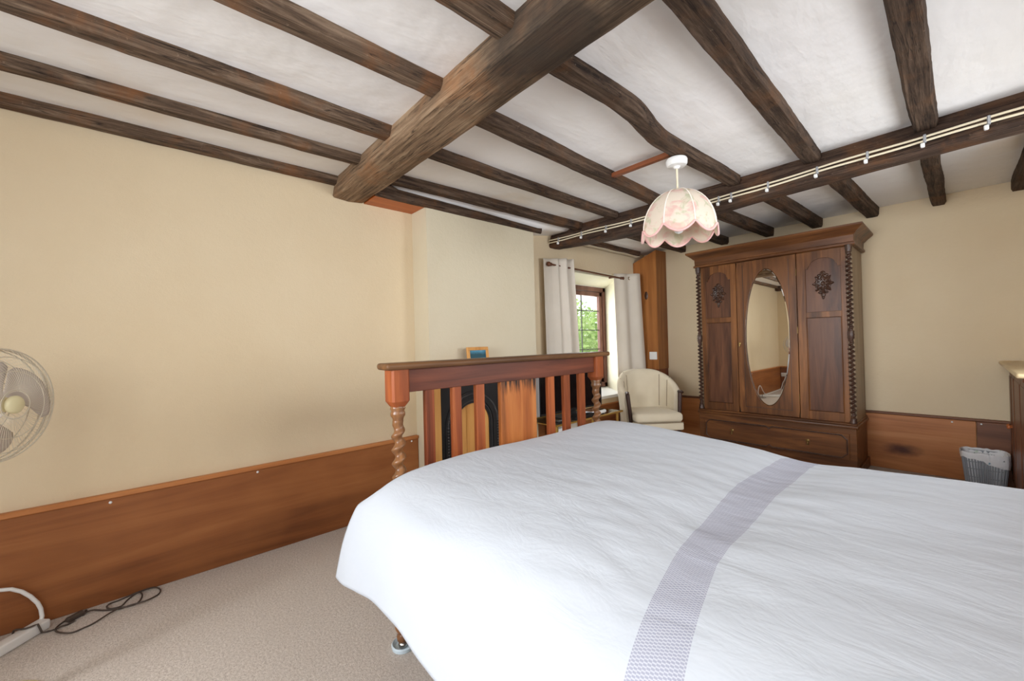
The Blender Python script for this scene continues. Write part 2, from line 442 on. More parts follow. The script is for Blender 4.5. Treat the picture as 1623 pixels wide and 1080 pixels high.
def photo_mat():
    """a lake under hills: the print in the pine frame"""
    t = NT('lake_photo')
    sp = t.node('ShaderNodeSeparateXYZ'); t.link(t.tc.outputs['Object'], sp.inputs[0])
    z = t.math('ADD', sp.outputs[2], t.math('MULTIPLY', t.math('SUBTRACT', t.noise(t.map((30, 30, 30)), 1, 3), .5), .03))
    c = t.ramp(z, [(.0, rgb(70, 110, 140)), (.045, rgb(150, 196, 214)), (.07, rgb(40, 88, 104)), (.095, rgb(44, 80, 92)), (.12, rgb(78, 140, 168)), (.14, rgb(150, 190, 205))])
    t.col(c); return t.set(.25)
M['photo'] = photo_mat()

M['batten'] = wood('batten_wood', rgb(84, 44, 26), rgb(122, 66, 38), rgb(146, 86, 52), 0, .5)
M['bed_worn'] = worn_panel()
# ------------------------------------------------------------------ the room
XL, YB, YN, XR, ZC = -2.684, 4.70, -1.95, .70, 2.24
BX, BY0, BY1 = -2.48, 1.457, 2.516          # chimney breast
T = .25
b = MB(); b.box(XL-.8, XR+T, YN-T, YB+T, -.12, 0); struct('floor', b, M['carpet'])

def ceil_z(x, y):
    d = 0
    if y > 1.15:
        t = min(1, max(0, (-2.385-x)/.095)); t = t*t*(3-2*t)
        d = (.062+.030*min(1.4, y-1.2))*t*min(1, (y-1.10)/.12)
        if y > 2.55: d *= max(.2, 1-(y-2.55)*1.5)
    return ZC-d+.006*noise.noise(Vector((x*1.3, y*1.3, 0)))
b = MB()
b.grid(lambda u, v: (XL-.02+u*(XR-XL+.04), YN-.02+v*(YB-YN+.04), ceil_z(XL+u*(XR-XL), YN+v*(YB-YN))), 120, 110)
b.box(XL-.8, XR+T, YN-T, YB+T, ZC+.03, ZC+.15)
struct('ceiling', b, M['ceiling'], smooth=60)

# left wall with the chimney breast and the deep window opening
WY0, WY1, WZ0, WZ1 = 3.27, 4.09, .535, 1.873
FX, FY0, FY1, FZ0, FZ1 = -2.95, 3.22, 4.24, .585, 1.805
b = MB()
b.box(XL-T, XL, YN-T, 2.6, 0, ZC)
b.box(FX-.075, XL, 2.6, WY0-.06, 0, ZC)                       # pier left of the window
b.box(FX-.075, XL, FY1+.02, YB+T, 0, ZC)
b.box(FX-.075, XL, WY0-.06, FY1+.02, 0, .50)
b.box(FX-.075, XL, WY0-.06, FY1+.02, 1.90, ZC)
struct('wall_left', b, M['wall'])
# plastered reveal lining (splayed), part of the window
w1 = bpy.data.objects.new('window_1', None); COL.objects.link(w1); w1.location = (FX, 3.7, FZ0); tag(w1, kind='structure')
def quad_slab(p, q, n, t):
    """slab between edges p (room side) and q (frame side), thickness along n"""
    n = Vector(n)*t; a = [Vector(k) for k in (*p, *q[::-1])]
    m = MB(); m.rings([a, [k+n for k in a]]); return m
xi = XL+.003
m = quad_slab(((xi, WY1, WZ0), (xi, WY1, WZ1)), ((FX, FY1, FZ0), (FX, FY1, FZ1)), (0, 1, 0), .05); obj('reveal', m, M['reveal'], w1)
m = quad_slab(((xi, WY0, WZ0), (xi, WY0, WZ1)), ((FX, FY0, FZ0), (FX, FY0, FZ1)), (0, -1, 0), .05); obj('reveal', m, M['reveal'], w1)
m = quad_slab(((xi, WY0, WZ1), (xi, WY1, WZ1)), ((FX, FY0, FZ1), (FX, FY1, FZ1)), (0, 0, 1), .04); obj('reveal', m, M['reveal'], w1)
m = quad_slab(((xi+.02, WY0-.02, WZ0), (xi+.02, WY1+.07, WZ0)), ((FX-.02, FY0, FZ0), (FX-.02, FY1, FZ0)), (0, 0, -1), .03); obj('window_sill', m, M['white_sill'], w1)
fr = MB()
fw = .055
fr.box(FX-.07, FX, FY0, FY1, FZ1-fw, FZ1, .004); fr.box(FX-.07, FX, FY0, FY1, FZ0, FZ0+fw, .004)
fr.box(FX-.07, FX, FY1-fw, FY1, FZ0, FZ1, .004); fr.box(FX-.07, FX, FY0, FY0+fw, FZ0, FZ1, .004)
fr.box(FX-.07, FX, 3.575, 3.63, FZ0, FZ1, .004)
obj('window_frame', fr, M['frame_brown'], w1)
def casement(y0, y1, cols):
    c = MB(); s = .052; z0, z1 = FZ0+fw+.004, FZ1-fw-.004; x0, x1 = FX-.055, FX-.012
    c.box(x0, x1, y0, y1, z1-s, z1, .005); c.box(x0, x1, y0, y1, z0, z0+s, .005)
    c.box(x0, x1, y0, y0+s, z0, z1, .005); c.box(x0, x1, y1-s, y1, z0, z1, .005)
    o = obj('casement', c, M['frame_brown'], w1)
    xg = FX-.035
    g = MB(); g.box(xg-.002, xg+.002, y0+s-.005, y1-s+.005, z0+s-.005, z1-s+.005); obj('pane', g, M['glass'], o)
    l = MB()
    for y in cols: l.box(xg-.005, xg+.006, y-.005, y+.005, z0+s, z1-s)
    z = 1.515
    while z > z0+s+.05:
        l.box(xg-.005, xg+.006, y0+s, y1-s, z-.005, z+.005); z -= .232
    obj('lead_strip', l, M['lead'], o)
casement(3.634, FY1-fw-.004, (3.80,))
casement(FY0+fw+.004, 3.571, (3.42,))
hd = MB(); hd.box(FX-.012, FX+.012, 3.655, 3.675, 1.05, 1.16, .004); hd.box(FX-.012, FX+.03, 3.655, 3.672, 1.10, 1.12, .004)
obj('window_handle', hd, M['brass'], w1)

b = MB(); b.box(XL-.02, BX, BY0, BY1, 0, ZC-.02); struct('wall_chimney_breast', b, M['breast'])
b = MB(); b.box(XL-.55, XR+T, YB, YB+T, 0, ZC); struct('wall_back', b, M['wall'])
# right wall and near wall (behind the viewer), with openings for added windows that brighten the room
def wall_hole(name, axis, p, t, a0, a1, h0, h1, z0, z1, more=()):
    b = MB()
    def bx(s0, s1, q0, q1):
        if axis == 'x': b.box(s0, s1, min(p, p+t), max(p, p+t), q0, q1)
        else: b.box(min(p, p+t), max(p, p+t), s0, s1, q0, q1)
    lo = a0
    for (g0, g1, q0, q1) in ((h0, h1, z0, z1),)+more:
        bx(lo, g0, 0, ZC); bx(g0, g1, 0, q0); bx(g0, g1, q1, ZC); lo = g1
    bx(lo, a1, 0, ZC)
    struct(name, b, M['wall'])
NW = (-1.75, .25, .88, 2.10); RW = (-1.70, -.35, .75, 1.98); BWN = (.62, 1.92, 1.34, 1.92); CWN = (2.28, 3.22, .88, 1.80)
wall_hole('wall_near', 'x', YN, -T, XL-T, XR+T, NW[0], NW[1], NW[2], NW[3])
wall_hole('wall_right', 'y', XR, T, YN-T, YB, RW[0], RW[1], RW[2], RW[3], (BWN, CWN))
def simple_window(name, axis, p, h0, h1, z0, z1):
    w = bpy.data.objects.new(name, None); COL.objects.link(w); tag(w, kind='structure')
    w.location = ((h0+h1)/2, p, z0) if axis == 'x' else (p, (h0+h1)/2, z0)
    f = MB(); g = MB(); s = .055
    def bx(m, a0, a1, q0, q1, d=.03):
        if axis == 'x': m.box(a0, a1, p-d, p+d, q0, q1)
        else: m.box(p-d, p+d, a0, a1, q0, q1)
    bx(f, h0, h1, z0, z0+s); bx(f, h0, h1, z1-s, z1); bx(f, h0, h0+s, z0, z1); bx(f, h1-s, h1, z0, z1); c = (h0+h1)/2; bx(f, c-s/2, c+s/2, z0, z1)
    obj('window_frame', f, M['frame_brown'], w)
    bx(g, h0+s, c-s/2, z0+s, z1-s, .002); bx(g, c+s/2, h1-s, z0+s, z1-s, .002); obj('pane', g, M['glass'], w)
simple_window('added_window_2', 'x', YN-.12, *NW)  # invented window behind the viewer, added to let fill light in
simple_window('added_window_3', 'y', XR+.12, *RW)  # unseen window beside the viewer, made up for its light
simple_window('added_window_4', 'y', XR+.12, *BWN)  # made-up window over the headboard, put in to light the bed top
simple_window('added_window_5', 'y', XR+.12, *CWN)  # invented window past the bed, added to brighten the far end

# dado panelling
def dado(name, boxes, rail, mat, railmat, dots=(), seam=None):
    b = MB()
    for q in boxes: b.box(*q, .003)
    o = struct(name, b, mat)
    r = MB()
    for q in rail: r.box(*q, .004)
    obj('rail', r, railmat, o)
    if dots:
        for d in dots:
            s = MB(); t = bmesh.new(); bmesh.ops.create_uvsphere(t, u_segments=10, v_segments=6, radius=.0065)
            s.take(t, Matrix.Translation(d)); obj('screw_cap', s, M['white'], o, 60)
    return o
dado('baseboard_left', [(XL, XL+.022, YN, BY0-.002, 0, .475)], [(XL, XL+.034, YN, BY0-.002, .475, .498)], M['panel_y'], M['rail_y'],
     [(XL+.023, -.14, .457), (XL+.023, .448, .462), (XL+.023, 1.40, .463)])
dado('baseboard_window', [(XL, XL+.02, BY1+.002, 4.448, 0, .435)], [(XL, XL+.026, BY1+.002, 4.448, .435, .447)], M['panel_y'], M['rail_y'])
o = dado('baseboard_back', [(-2.378, .064, YB-.022, YB, 0, .462)], [(-2.378, XR, YB-.03, YB, .464, .484)], M['panel_x'], M['rail_x'],
     [(-.06, YB-.023, .444), (.09, YB-.023, .446)])
s = MB(); s.box(.066, XR, YB-.02, YB, 0, .462, .002); obj('end_board', s, M['panel_x2'], o)
dado('baseboard_near', [(XL+.023, XR, YN, YN+.022, 0, .475)], [(XL+.035, XR, YN, YN+.034, .475, .498)], M['panel_x2'], M['rail_y'])
dado('baseboard_right', [(XR-.022, XR, YN+.036, YB-.032, 0, .475)], [(XR-.034, XR, YN+.036, YB-.032, .475, .498)], M['panel_y'], M['rail_y'])

# boxed post in the corner between window wall and back wall
p = bpy.data.objects.new('corner_post', None); COL.objects.link(p); p.location = (-2.53, 4.56, 0)
tag(p, 'orange-brown boxed timber post in the corner beside the right curtain', 'post')
m = MB()
m.rings([[(-2.68, 4.452, .80), (-2.38, 4.452, .80), (-2.38, 4.696, .80), (-2.68, 4.696, .80)],
         [(-2.68, 4.452, 2.09), (-2.38, 4.452, 2.205), (-2.38, 4.696, 2.21), (-2.68, 4.696, 2.17)]])
obj('upper_board', m, M['post'], p)
m = MB(); m.box(-2.665, -2.386, 4.458, 4.696, 0, .799); obj('lower_board', m, M['post_dark'], p)
# dark knot on the post face
m = MB(); m.lathe([(0, 0), (.026, 0), (.022, .003), (.010, .005), (0, .0055)], (0, 0, 0), 18, Matrix.Translation((-2.515, 4.452, 1.68)) @ Matrix.Rotation(PI/2, 4, 'X') @ Matrix.Diagonal((.9, 1.9, 1, 1)))
obj('knot', m, M['ward_dark'], p, 50)
# socket on the post
so = thing('wall_socket', (-2.44, 4.45, .96), 'white double wall socket on the orange corner post above the armchair', 'socket')
m = MB(); m.box(-2.487, -2.393, 4.436, 4.451, .914, 1.005, .004); obj('plate', m, M['white'], so)
for k in (-2.465, -2.415):
    m = MB(); m.box(k-.008, k+.008, 4.4335, 4.4365, .955, .975, .001); obj('switch', m, M['white'], so)

# boxed-in board over the alcove end of the main beam
m = MB(); m.box(XL, BX-.012, 1.10, BY0-.001, 2.118, 2.138, .002); tag(obj('alcove_board', m, M['trimwood']), 'short orange varnished board beside the end of the main beam', 'board')

# ------------------------------------------------------------------ ceiling timbers
def joist(y0, y1, xs, w, zb, label, mat, name='ceiling_joist', grp=None, taper=0, zt=None, seed=0):
    """rough joist along Y; xs: list of (y, x) centres"""
    n = max(6, int((y1-y0)/.05)); m = MB(); R = []
    for i in range(n+1):
        y = y0+(y1-y0)*i/n
        for (a, xa), (c, xc) in zip(xs[:-1], xs[1:]):
            if y <= c or (c, xc) == xs[-1]:
                t = min(1, max(0, (y-a)/(c-a))); t = t*t*(3-2*t) if len(xs) > 2 else t
                x = xa+(xc-xa)*t; break
        def nz(k): return noise.noise(Vector((y*3.1+seed*7.3, k*5.7, seed*1.9)))*.007+noise.noise(Vector((y*14+seed*3, k*9.1, seed)))*.0028
        h = w/2; c = .008
        top = (ceil_z(x, y)+.008 if zt else ceil_z(x, y)+.02)
        R.append([(x-h+nz(1)-.003, y, top), (x-h+nz(2), y, zb+c+.012), (x-h+c+nz(3), y, zb+nz(4)*.6), (x, y, zb+nz(5)*.5-.001), (x+h-c+nz(6), y, zb+nz(7)*.6), (x+h+nz(8), y, zb+c+.012), (x+h+nz(9)+.003, y, top)])
    m.rings(R)
    return tag(obj(name, m, mat, smooth=50), label, 'joist', grp, 'thing')
gL, gM, gR = 'ceiling joists left of the main beam', 'ceiling joists between the two beams', 'short joists beyond the cable beam'
YA = .915
joist(-1.785, YA, [(YN, -2.652), (YA, -2.652)], .062, 2.192, 'rough brown joist running along the very top of the left wall', M['joist'], grp=gL, seed=1)
joist(-1.785, YA, [(YN, -2.33), (YA, -2.275)], .062, 2.192, 'second rough joist out from the left wall, running up to the main beam', M['joist'], grp=gL, seed=2)
joist(-1.785, YA, [(YN, -1.86), (YA, -1.895)], .075, 2.188, 'third rough joist out from the left wall, with an orange streak along its upper edge', M['joist'], grp=gL, seed=3)
joist(-1.785, YA, [(YN, -1.40), (YA, -1.432)], .085, 2.19, 'fourth rough joist out from the left wall, meeting the main beam midway', M['joist'], grp=gL, seed=4)
joist(-1.785, YA, [(YN, -.97), (YA, -1.0)], .09, 2.185, 'stub of thick joist entering the main beam at the top edge of the photo', M['joist'], grp=gL, seed=5)
joist(-1.785, YA, [(YN, -.55), (YA, -.56)], .09, 2.188, 'rough joist on the viewer side of the main beam, just above the top photo edge', M['joist'], grp=gL, seed=21)
joist(-1.785, YA, [(YN, -.12), (YA, -.11)], .09, 2.188, 'rough joist overhead of the viewer, outside the top right of the photo', M['joist'], grp=gL, seed=22)
YC, YD = 1.09, 2.975
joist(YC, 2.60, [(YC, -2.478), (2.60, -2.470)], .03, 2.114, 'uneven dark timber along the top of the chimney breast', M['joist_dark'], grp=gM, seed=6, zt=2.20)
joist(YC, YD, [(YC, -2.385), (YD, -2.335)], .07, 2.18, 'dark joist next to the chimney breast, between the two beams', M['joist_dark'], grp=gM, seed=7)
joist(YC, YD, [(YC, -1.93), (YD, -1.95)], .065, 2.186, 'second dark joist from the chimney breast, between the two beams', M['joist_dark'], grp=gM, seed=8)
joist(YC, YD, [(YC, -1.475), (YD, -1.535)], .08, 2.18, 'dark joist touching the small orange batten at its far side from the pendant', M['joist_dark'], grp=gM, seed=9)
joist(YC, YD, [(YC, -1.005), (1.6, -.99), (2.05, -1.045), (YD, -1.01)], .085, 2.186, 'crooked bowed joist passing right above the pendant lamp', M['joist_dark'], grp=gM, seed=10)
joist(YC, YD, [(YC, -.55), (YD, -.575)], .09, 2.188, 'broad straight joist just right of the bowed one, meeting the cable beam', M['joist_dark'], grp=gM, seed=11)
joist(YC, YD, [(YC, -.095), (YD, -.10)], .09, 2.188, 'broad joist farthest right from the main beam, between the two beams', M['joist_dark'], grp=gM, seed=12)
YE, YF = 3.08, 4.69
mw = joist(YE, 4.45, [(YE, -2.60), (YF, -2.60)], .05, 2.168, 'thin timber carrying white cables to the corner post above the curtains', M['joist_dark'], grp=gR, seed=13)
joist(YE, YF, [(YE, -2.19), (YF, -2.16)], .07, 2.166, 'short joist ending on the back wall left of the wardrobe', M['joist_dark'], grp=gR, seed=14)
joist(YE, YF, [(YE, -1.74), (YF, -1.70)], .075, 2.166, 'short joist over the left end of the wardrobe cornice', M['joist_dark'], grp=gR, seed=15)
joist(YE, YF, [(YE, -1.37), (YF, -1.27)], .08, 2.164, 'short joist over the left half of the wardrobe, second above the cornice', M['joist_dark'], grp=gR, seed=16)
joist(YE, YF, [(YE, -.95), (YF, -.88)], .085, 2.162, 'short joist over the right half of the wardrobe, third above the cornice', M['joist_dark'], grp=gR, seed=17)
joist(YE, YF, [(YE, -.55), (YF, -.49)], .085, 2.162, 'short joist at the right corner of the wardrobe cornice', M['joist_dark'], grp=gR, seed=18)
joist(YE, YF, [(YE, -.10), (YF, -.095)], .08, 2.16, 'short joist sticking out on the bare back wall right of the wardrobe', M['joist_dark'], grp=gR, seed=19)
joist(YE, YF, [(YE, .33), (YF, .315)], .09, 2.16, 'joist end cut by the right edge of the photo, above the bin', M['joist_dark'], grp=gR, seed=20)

def beam(x0, x1, prof, mat, label, rough, seed, name='ceiling_beam'):
    """rough beam along X; prof(x) -> list of (y,z)"""
    n = int((x1-x0)/.05); m = MB(); R = []
    for i in range(n+1):
        x = x0+(x1-x0)*i/n; q = prof(x); r = []
        for k, (y, z) in enumerate(q):
            e = rough*(noise.noise(Vector((x*2.3, k*4.1, seed)))+.45*noise.noise(Vector((x*9, k*7.7, seed+3))))
            e2 = rough*(noise.noise(Vector((x*2.3, k*4.1+50, seed)))+.45*noise.noise(Vector((x*9, k*7.7+50, seed+3))))
            r.append((x, y+e, z+(e2 if z < 2.22 else 0)))
        R.append(r)
    m.rings(R)
    return tag(obj(name, m, mat, smooth=40), label, 'beam', 'ceiling beams', 'thing')
def pr1(x):
    return [(.915, 2.262), (.905, 2.20), (.895, 2.128), (.905, 2.118), (1.0, 2.112), (1.085, 2.117), (1.105, 2.135), (1.11, 2.20), (1.115, 2.262)]
beam(XL+.004, XR+.1, pr1, M['beam'], 'massive weathered oak main beam with a dark scorched patch, crossing the room', .006, 1)
def pr2(x):
    t = (x-XL)/(XR-XL)
    sag = -.045*math.exp(-((x+1.75)/.75)**2)-.012*math.sin(t*PI)
    zb = 2.083+sag; s = .03*math.sin(t*PI*1.1)
    return [(2.99+s, 2.262), (2.965+s, 2.19), (2.95+s, 2.15+sag*.6), (2.935+s, zb+.018), (2.945+s, zb+.004), (3.02+s, zb-.002), (3.09+s, zb+.006), (3.10+s, zb+.03), (3.10+s, 2.262)]
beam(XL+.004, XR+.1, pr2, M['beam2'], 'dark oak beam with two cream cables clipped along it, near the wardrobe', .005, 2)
def pr3(x):
    return [(-1.94, 2.262), (-1.94, 2.14), (-1.80, 2.14), (-1.79, 2.262)]
beam(XL+.004, XR, pr3, M['beam2'], 'dark wall beam seen only in the wardrobe mirror, along the near wall', .006, 5)

# cables clipped along the second beam
def cable_y(x): 
    t = (x-XL)/(XR-XL); return 2.928+.03*math.sin(t*PI*1.1)
def cable_z(x):
    t = (x-XL)/(XR-XL); return 2.128-.022*math.exp(-((x+1.2)/.7)**2)+.01*t
for k, (dz, lab) in enumerate(((.011, 'upper cream cable clipped along the dark beam near the wardrobe'), (-.011, 'lower cream cable clipped along the dark beam near the wardrobe'))):
    pts = []
    for i in range(72):
        x = XL+.012+(XR-.01-XL-.012)*i/71
        pts.append((x, cable_y(x)-.004, cable_z(x)+dz+.0025*math.sin(x*11+k)))
    m = MB().tube(pts, .0058, 8); tag(obj('cable', m, M['cream_wire'], smooth=60), lab, 'cable', 'cables on the beam')
clips = [-2.55, -2.28, -2.02, -1.78, -1.52, -1.27, -1.10, -1.02, -.80, -.545, -.32, -.10, .11, .32]
clabs = ['cable clip at the window-wall end of the dark beam, first of the row', 'second cable clip from the window-wall end of the dark beam', 'third cable clip from the window-wall end of the dark beam', 'fourth cable clip from the window-wall end of the dark beam',
 'cable clip on the dark beam hidden just left of the pendant shade', 'cable clip on the dark beam behind the pendant shade', 'small cable clip just right of the pendant shade', 'cable clip with a hanging white nail block right of the pendant shade',
 'cable clip on the dark beam above the middle of the wardrobe', 'cable clip below the end of the broad straight joist', 'cable clip midway between the two right-hand joists', 'cable clip below the right-hand broad joist', 'last cable clip in view towards the right photo edge', 'cable clip at the right end of the dark beam']
for x, lab in zip(clips, clabs):
    y, z = cable_y(x), cable_z(x)
    c = thing('cable_clip', (x, y, z), lab, 'clip', 'cable clips on the beam')
    m = MB(); m.box(x-.006, x+.006, y-.014, y+.012, z-.02, z+.02, .003); obj('strap', m, M['silver'], c)
    m = MB(); m.box(x-.016, x+.0, y-.016, y+.006, z-.042, z-.022, .003); obj('nail_block', m, M['white'], c)
# cables under the thin timber to the corner post
for k in (-1, 1):
    pts = [(-2.60+k*.015+.003*math.sin(i*1.3+k), YE+.03+(4.45-YE-.04)*i/20, 2.157+.002*math.sin(i*.9)) for i in range(21)]
    m = MB().tube(pts, .005, 8); tag(obj('cable', m, M['cream_wire'], smooth=60), ('cream cable nearer the window under the thin timber above the curtains', 'cream cable nearer the room under the thin timber above the curtains')[k > 0], 'cable', 'cables to the corner post')

# batten carrying the pendant
m = MB(); m.box(-1.472, -1.088, 2.215, 2.25, 2.196, 2.222, .003); tag(obj('batten', m, M['batten']), 'thin orange wooden batten between two joists, holding the ceiling rose', 'batten')

# ------------------------------------------------------------------ pendant lamp
LX, LY = -1.075, 2.285
lp = thing('pendant_lamp', (LX, LY, 1.70), 'pendant lamp with a scalloped pink floral fabric shade and white ceiling rose', 'lamp')
m = MB(); m.lathe([(0, 2.180), (.054, 2.180), (.058, 2.172), (.057, 2.150), (.050, 2.140), (.02, 2.136), (.012, 2.124), (0, 2.124)], (LX+.008, LY-.02, 0), 32); obj('ceiling_rose', m, M['white'], lp, 40)
m = MB(); m.tube([(LX+.008, LY-.02, 2.15), (LX+.004, LY-.01, 2.08), (LX, LY, 1.93)], .0055, 10); obj('flex', m, M['cream_wire'], lp, 60)
m = MB(); m.lathe([(0, 1.96), (.018, 1.96), (.02, 1.90), (.024, 1.885), (.02, 1.87), (0, 1.87)], (LX, LY, 0), 20); obj('lamp_holder', m, M['white'], lp, 40)
m = MB(); m.lathe([(0, 1.87), (.013, 1.868), (.016, 1.845), (.03, 1.81), (.031, 1.79), (.02, 1.765), (0, 1.755)], (LX, LY, 0), 20); obj('bulb', m, M['white'], lp, 60)
NG = 8; A0 = .07
def gore(a): return abs(((a-A0)*NG/(2*PI)) % 1-.5)*2     # 1 at rib, 0 mid gore
def dome_r(t): return .008+.196*math.sin(t*PI/2*.985)**.95
def dome_z(t): return 2.008-.272*(1-math.cos(t*PI/2*.985))
def trim_z(a): g = gore(a); return 1.727+.052*g**2.0
def dome_p(u, v, off=0):
    a = u*2*PI; g = gore(a); z0 = dome_z(1); t = v
    r = dome_r(t)*(1-.022*(1-g*g)*t+.0)+off; z = dome_z(t)
    z = z-(z0-trim_z(a))*t**3
    return Vector((LX+r*math.cos(a), LY+r*math.sin(a), z))
m = MB(); m.grid(lambda u, v: dome_p(u, v), 128, 26); o = obj('lamp_shade', m, M['shade'], lp, 80)
bmod = o.modifiers.new('s', 'SOLIDIFY'); bmod.thickness = .002; bmod.offset = -1
m = MB(); m.tube([dome_p(i/128, 1, .003) for i in range(128)], .0062, 8, True); obj('trim', m, M['pink_trim'], lp, 80)
m = MB()
for k in range(NG):
    u = (A0/(2*PI)+k/NG) % 1
    m.tube([dome_p(u, j/14, 0) for j in range(1, 15)], .0034, 6)
obj('rib', m, M['pale_trim'], lp, 80)

# ------------------------------------------------------------------ bed
bed = thing('bed', (-1.45, 1.35, 0), 'old double bed with a dark wooden footboard of slats and barley-twist posts', 'bed')
def twist(m, cx, cy, z0, z1, r, e, pitch, n=16, ph=0):
    N = int((z1-z0)/(pitch/16)); R = []
    for i in range(N+1):
        z = z0+(z1-z0)*i/N; t = min(1, (i/N)*8, (1-i/N)*8); a = 2*PI*(z-z0)/pitch+ph
        R.append([(cx+e*t*math.cos(a)+r*math.cos(2*PI*k/n), cy+e*t*math.sin(a)+r*math.sin(2*PI*k/n), z) for k in range(n)])
    m.rings(R)
def bed_post(cx, cy, htop):
    pb = MB(); s = .036; zt = 1.061
    pb.rings([[(cx+a*s*k, cy+c*s*k, z) for a, c in ((-1, -.8), (-.8, -1), (.8, -1), (1, -.8), (1, .8), (.8, 1), (-.8, 1), (-1, .8))] for z, k in ((.918, .62), (.940, 1), (zt, 1))])
    o = obj('post', pb, M['bed_z'], bed)
    t = MB(); t.lathe([(.026, .920), (.029, .912), (.024, .902), (.028, .895), (.028, .885), (.022, .876), (.018, .860)], (cx, cy, 0), 20)
    twist(t, cx, cy, .46, .866, .0205, .0068, .052, 18, .5)
    t.lathe([(.018, .47), (.028, .455), (.030, .445), (.026, .435)], (cx, cy, 0), 20)
    obj('barley_twist', t, M['bed_turn'], o, 60)
    l = MB(); l.rings([[(cx+a*s*k, cy+c*s*k, z) for a, c in ((-1, -.8), (-.8, -1), (.8, -1), (1, -.8), (1, .8), (.8, 1), (-.8, 1), (-1, .8))] for z, k in ((.095, .6), (.115, 1), (.438, 1))]); obj('lower_block', l, M['bed_z'], o)
    f = MB(); f.lathe([(.014, .022), (.022, .03), (.024, .045), (.018, .055), (.024, .064), (.03, .078), (.026, .092), (.02, .098)], (cx, cy, 0), 20); obj('foot', f, M['bed_turn'], o, 60)
    c = MB(); c.lathe([(.010, .0), (.017, .004), (.019, .012), (.017, .02), (.010, .024)], (cx, cy, 0), 16); obj('castor', c, M['steel'], o, 60)
PX = -1.452
for cy in (.709, 1.967): bed_post(PX, cy, 1.08)
m = MB(); m.box(PX-.05, PX+.05, .648, 2.052, 1.060, 1.086, .011, seg=3); obj('cap_rail', m, M['bed_cap'], bed, 40)
m = MB(); m.box(PX-.014, PX+.016, .74, 1.935, .970, 1.061, .002); obj('top_rail', m, M['bed_x'], bed)
m = MB(); m.box(PX-.014, PX+.016, .74, 1.935, .30, .39, .003); obj('bottom_rail', m, M['bed_x'], bed)
for a, c in ((.824, .865), (.953, .998), (1.078, 1.124), (1.545, 1.592), (1.669, 1.718), (1.800, 1.850)):
    m = MB(); m.box(PX-.012, PX+.012, a, c, .385, .972, .002); obj('slat', m, M['bed_z'], bed)
m = MB(); m.box(PX-.011, PX+.013, 1.218, 1.452, .385, .972, .002); obj('centre_panel', m, M['bed_worn'], bed)
for y in (.715, 1.955):
    m = MB(); m.box(PX+.037, .56, y-.014, y+.014, .26, .42, .003); obj('side_rail', m, M['bed_x'], bed)
# headboard outside the picture on the right
hx = .585
for cy in (.709, 1.967):
    m = MB(); m.box(hx-.034, hx+.034, cy-.034, cy+.034, .0, 1.30, .005); obj('head_post', m, M['bed_z'], bed)
m = MB(); m.box(hx-.014, hx+.014, .745, 1.93, .45, 1.22, .003); obj('headboard', m, M['bed_panel'], bed)
cup = MB(); cup.lathe([(.034, .0), (.042, .002), (.044, .014), (.040, .018), (.032, .010), (.030, .006), (0.0, .0005)], (PX, .709, 0), 28)
tag(obj('castor_cup', cup, M['cup'], loc=(PX, .709, 0), smooth=50), 'clear bluish castor cup under the near foot of the bed', 'castor cup')
mt = MB(); mt.box(-1.395, .54, .735, 1.94, .42, .60, .05, seg=4)
tag(obj('mattress', mt, M['mattress'], smooth=60), 'pale mattress hidden on the bed beneath the white duvet', 'mattress')

# duvet
prof = [(.468, .382), (.476, .425), (.490, .490), (.512, .555), (.545, .615), (.592, .658), (.66, .684), (.75, .696), (.90, .703), (1.10, .704), (1.35, .702), (1.60, .698), (1.80, .690), (1.93, .676), (2.02, .650), (2.08, .60), (2.11, .52), (2.12, .43), (2.122, .36)]
L = [0]
for a, c in zip(prof[:-1], prof[1:]): L.append(L[-1]+math.dist(a, c))
def cr(p0, p1, p2, p3, t):
    return [.5*((2*p1[i])+(-p0[i]+p2[i])*t+(2*p0[i]-5*p1[i]+4*p2[i]-p3[i])*t*t+(-p0[i]+3*p1[i]-3*p2[i]+p3[i])*t**3) for i in (0, 1)]
def prof_at(s):
    d = s*L[-1]
    for i in range(len(prof)-1):
        if d <= L[i+1] or i == len(prof)-2:
            t = (d-L[i])/(L[i+1]-L[i])
            return cr(prof[max(0, i-1)], prof[i], prof[i+1], prof[min(len(prof)-1, i+2)], t)
def topz(x, y):
    """gentle relief of the filling"""
    g = lambda cx, cy, sx, sy, a: a*math.exp(-((x-cx)/sx)**2-((y-cy)/sy)**2)
    z = g(-1.20, 1.95, .35, .35, .028)+g(-.38, 1.95, .22, .5, -.028)+g(-.42, 1.2, .10, 1.2, -.012)+g(-1.30, .95, .2, .3, .008)
    z += g(.05, 1.7, .3, .5, -.004)+g(-.75, 1.1, .3, .5, .008)
    return z
def ridge(v): return 1-abs(2*((v) % 1)-1)
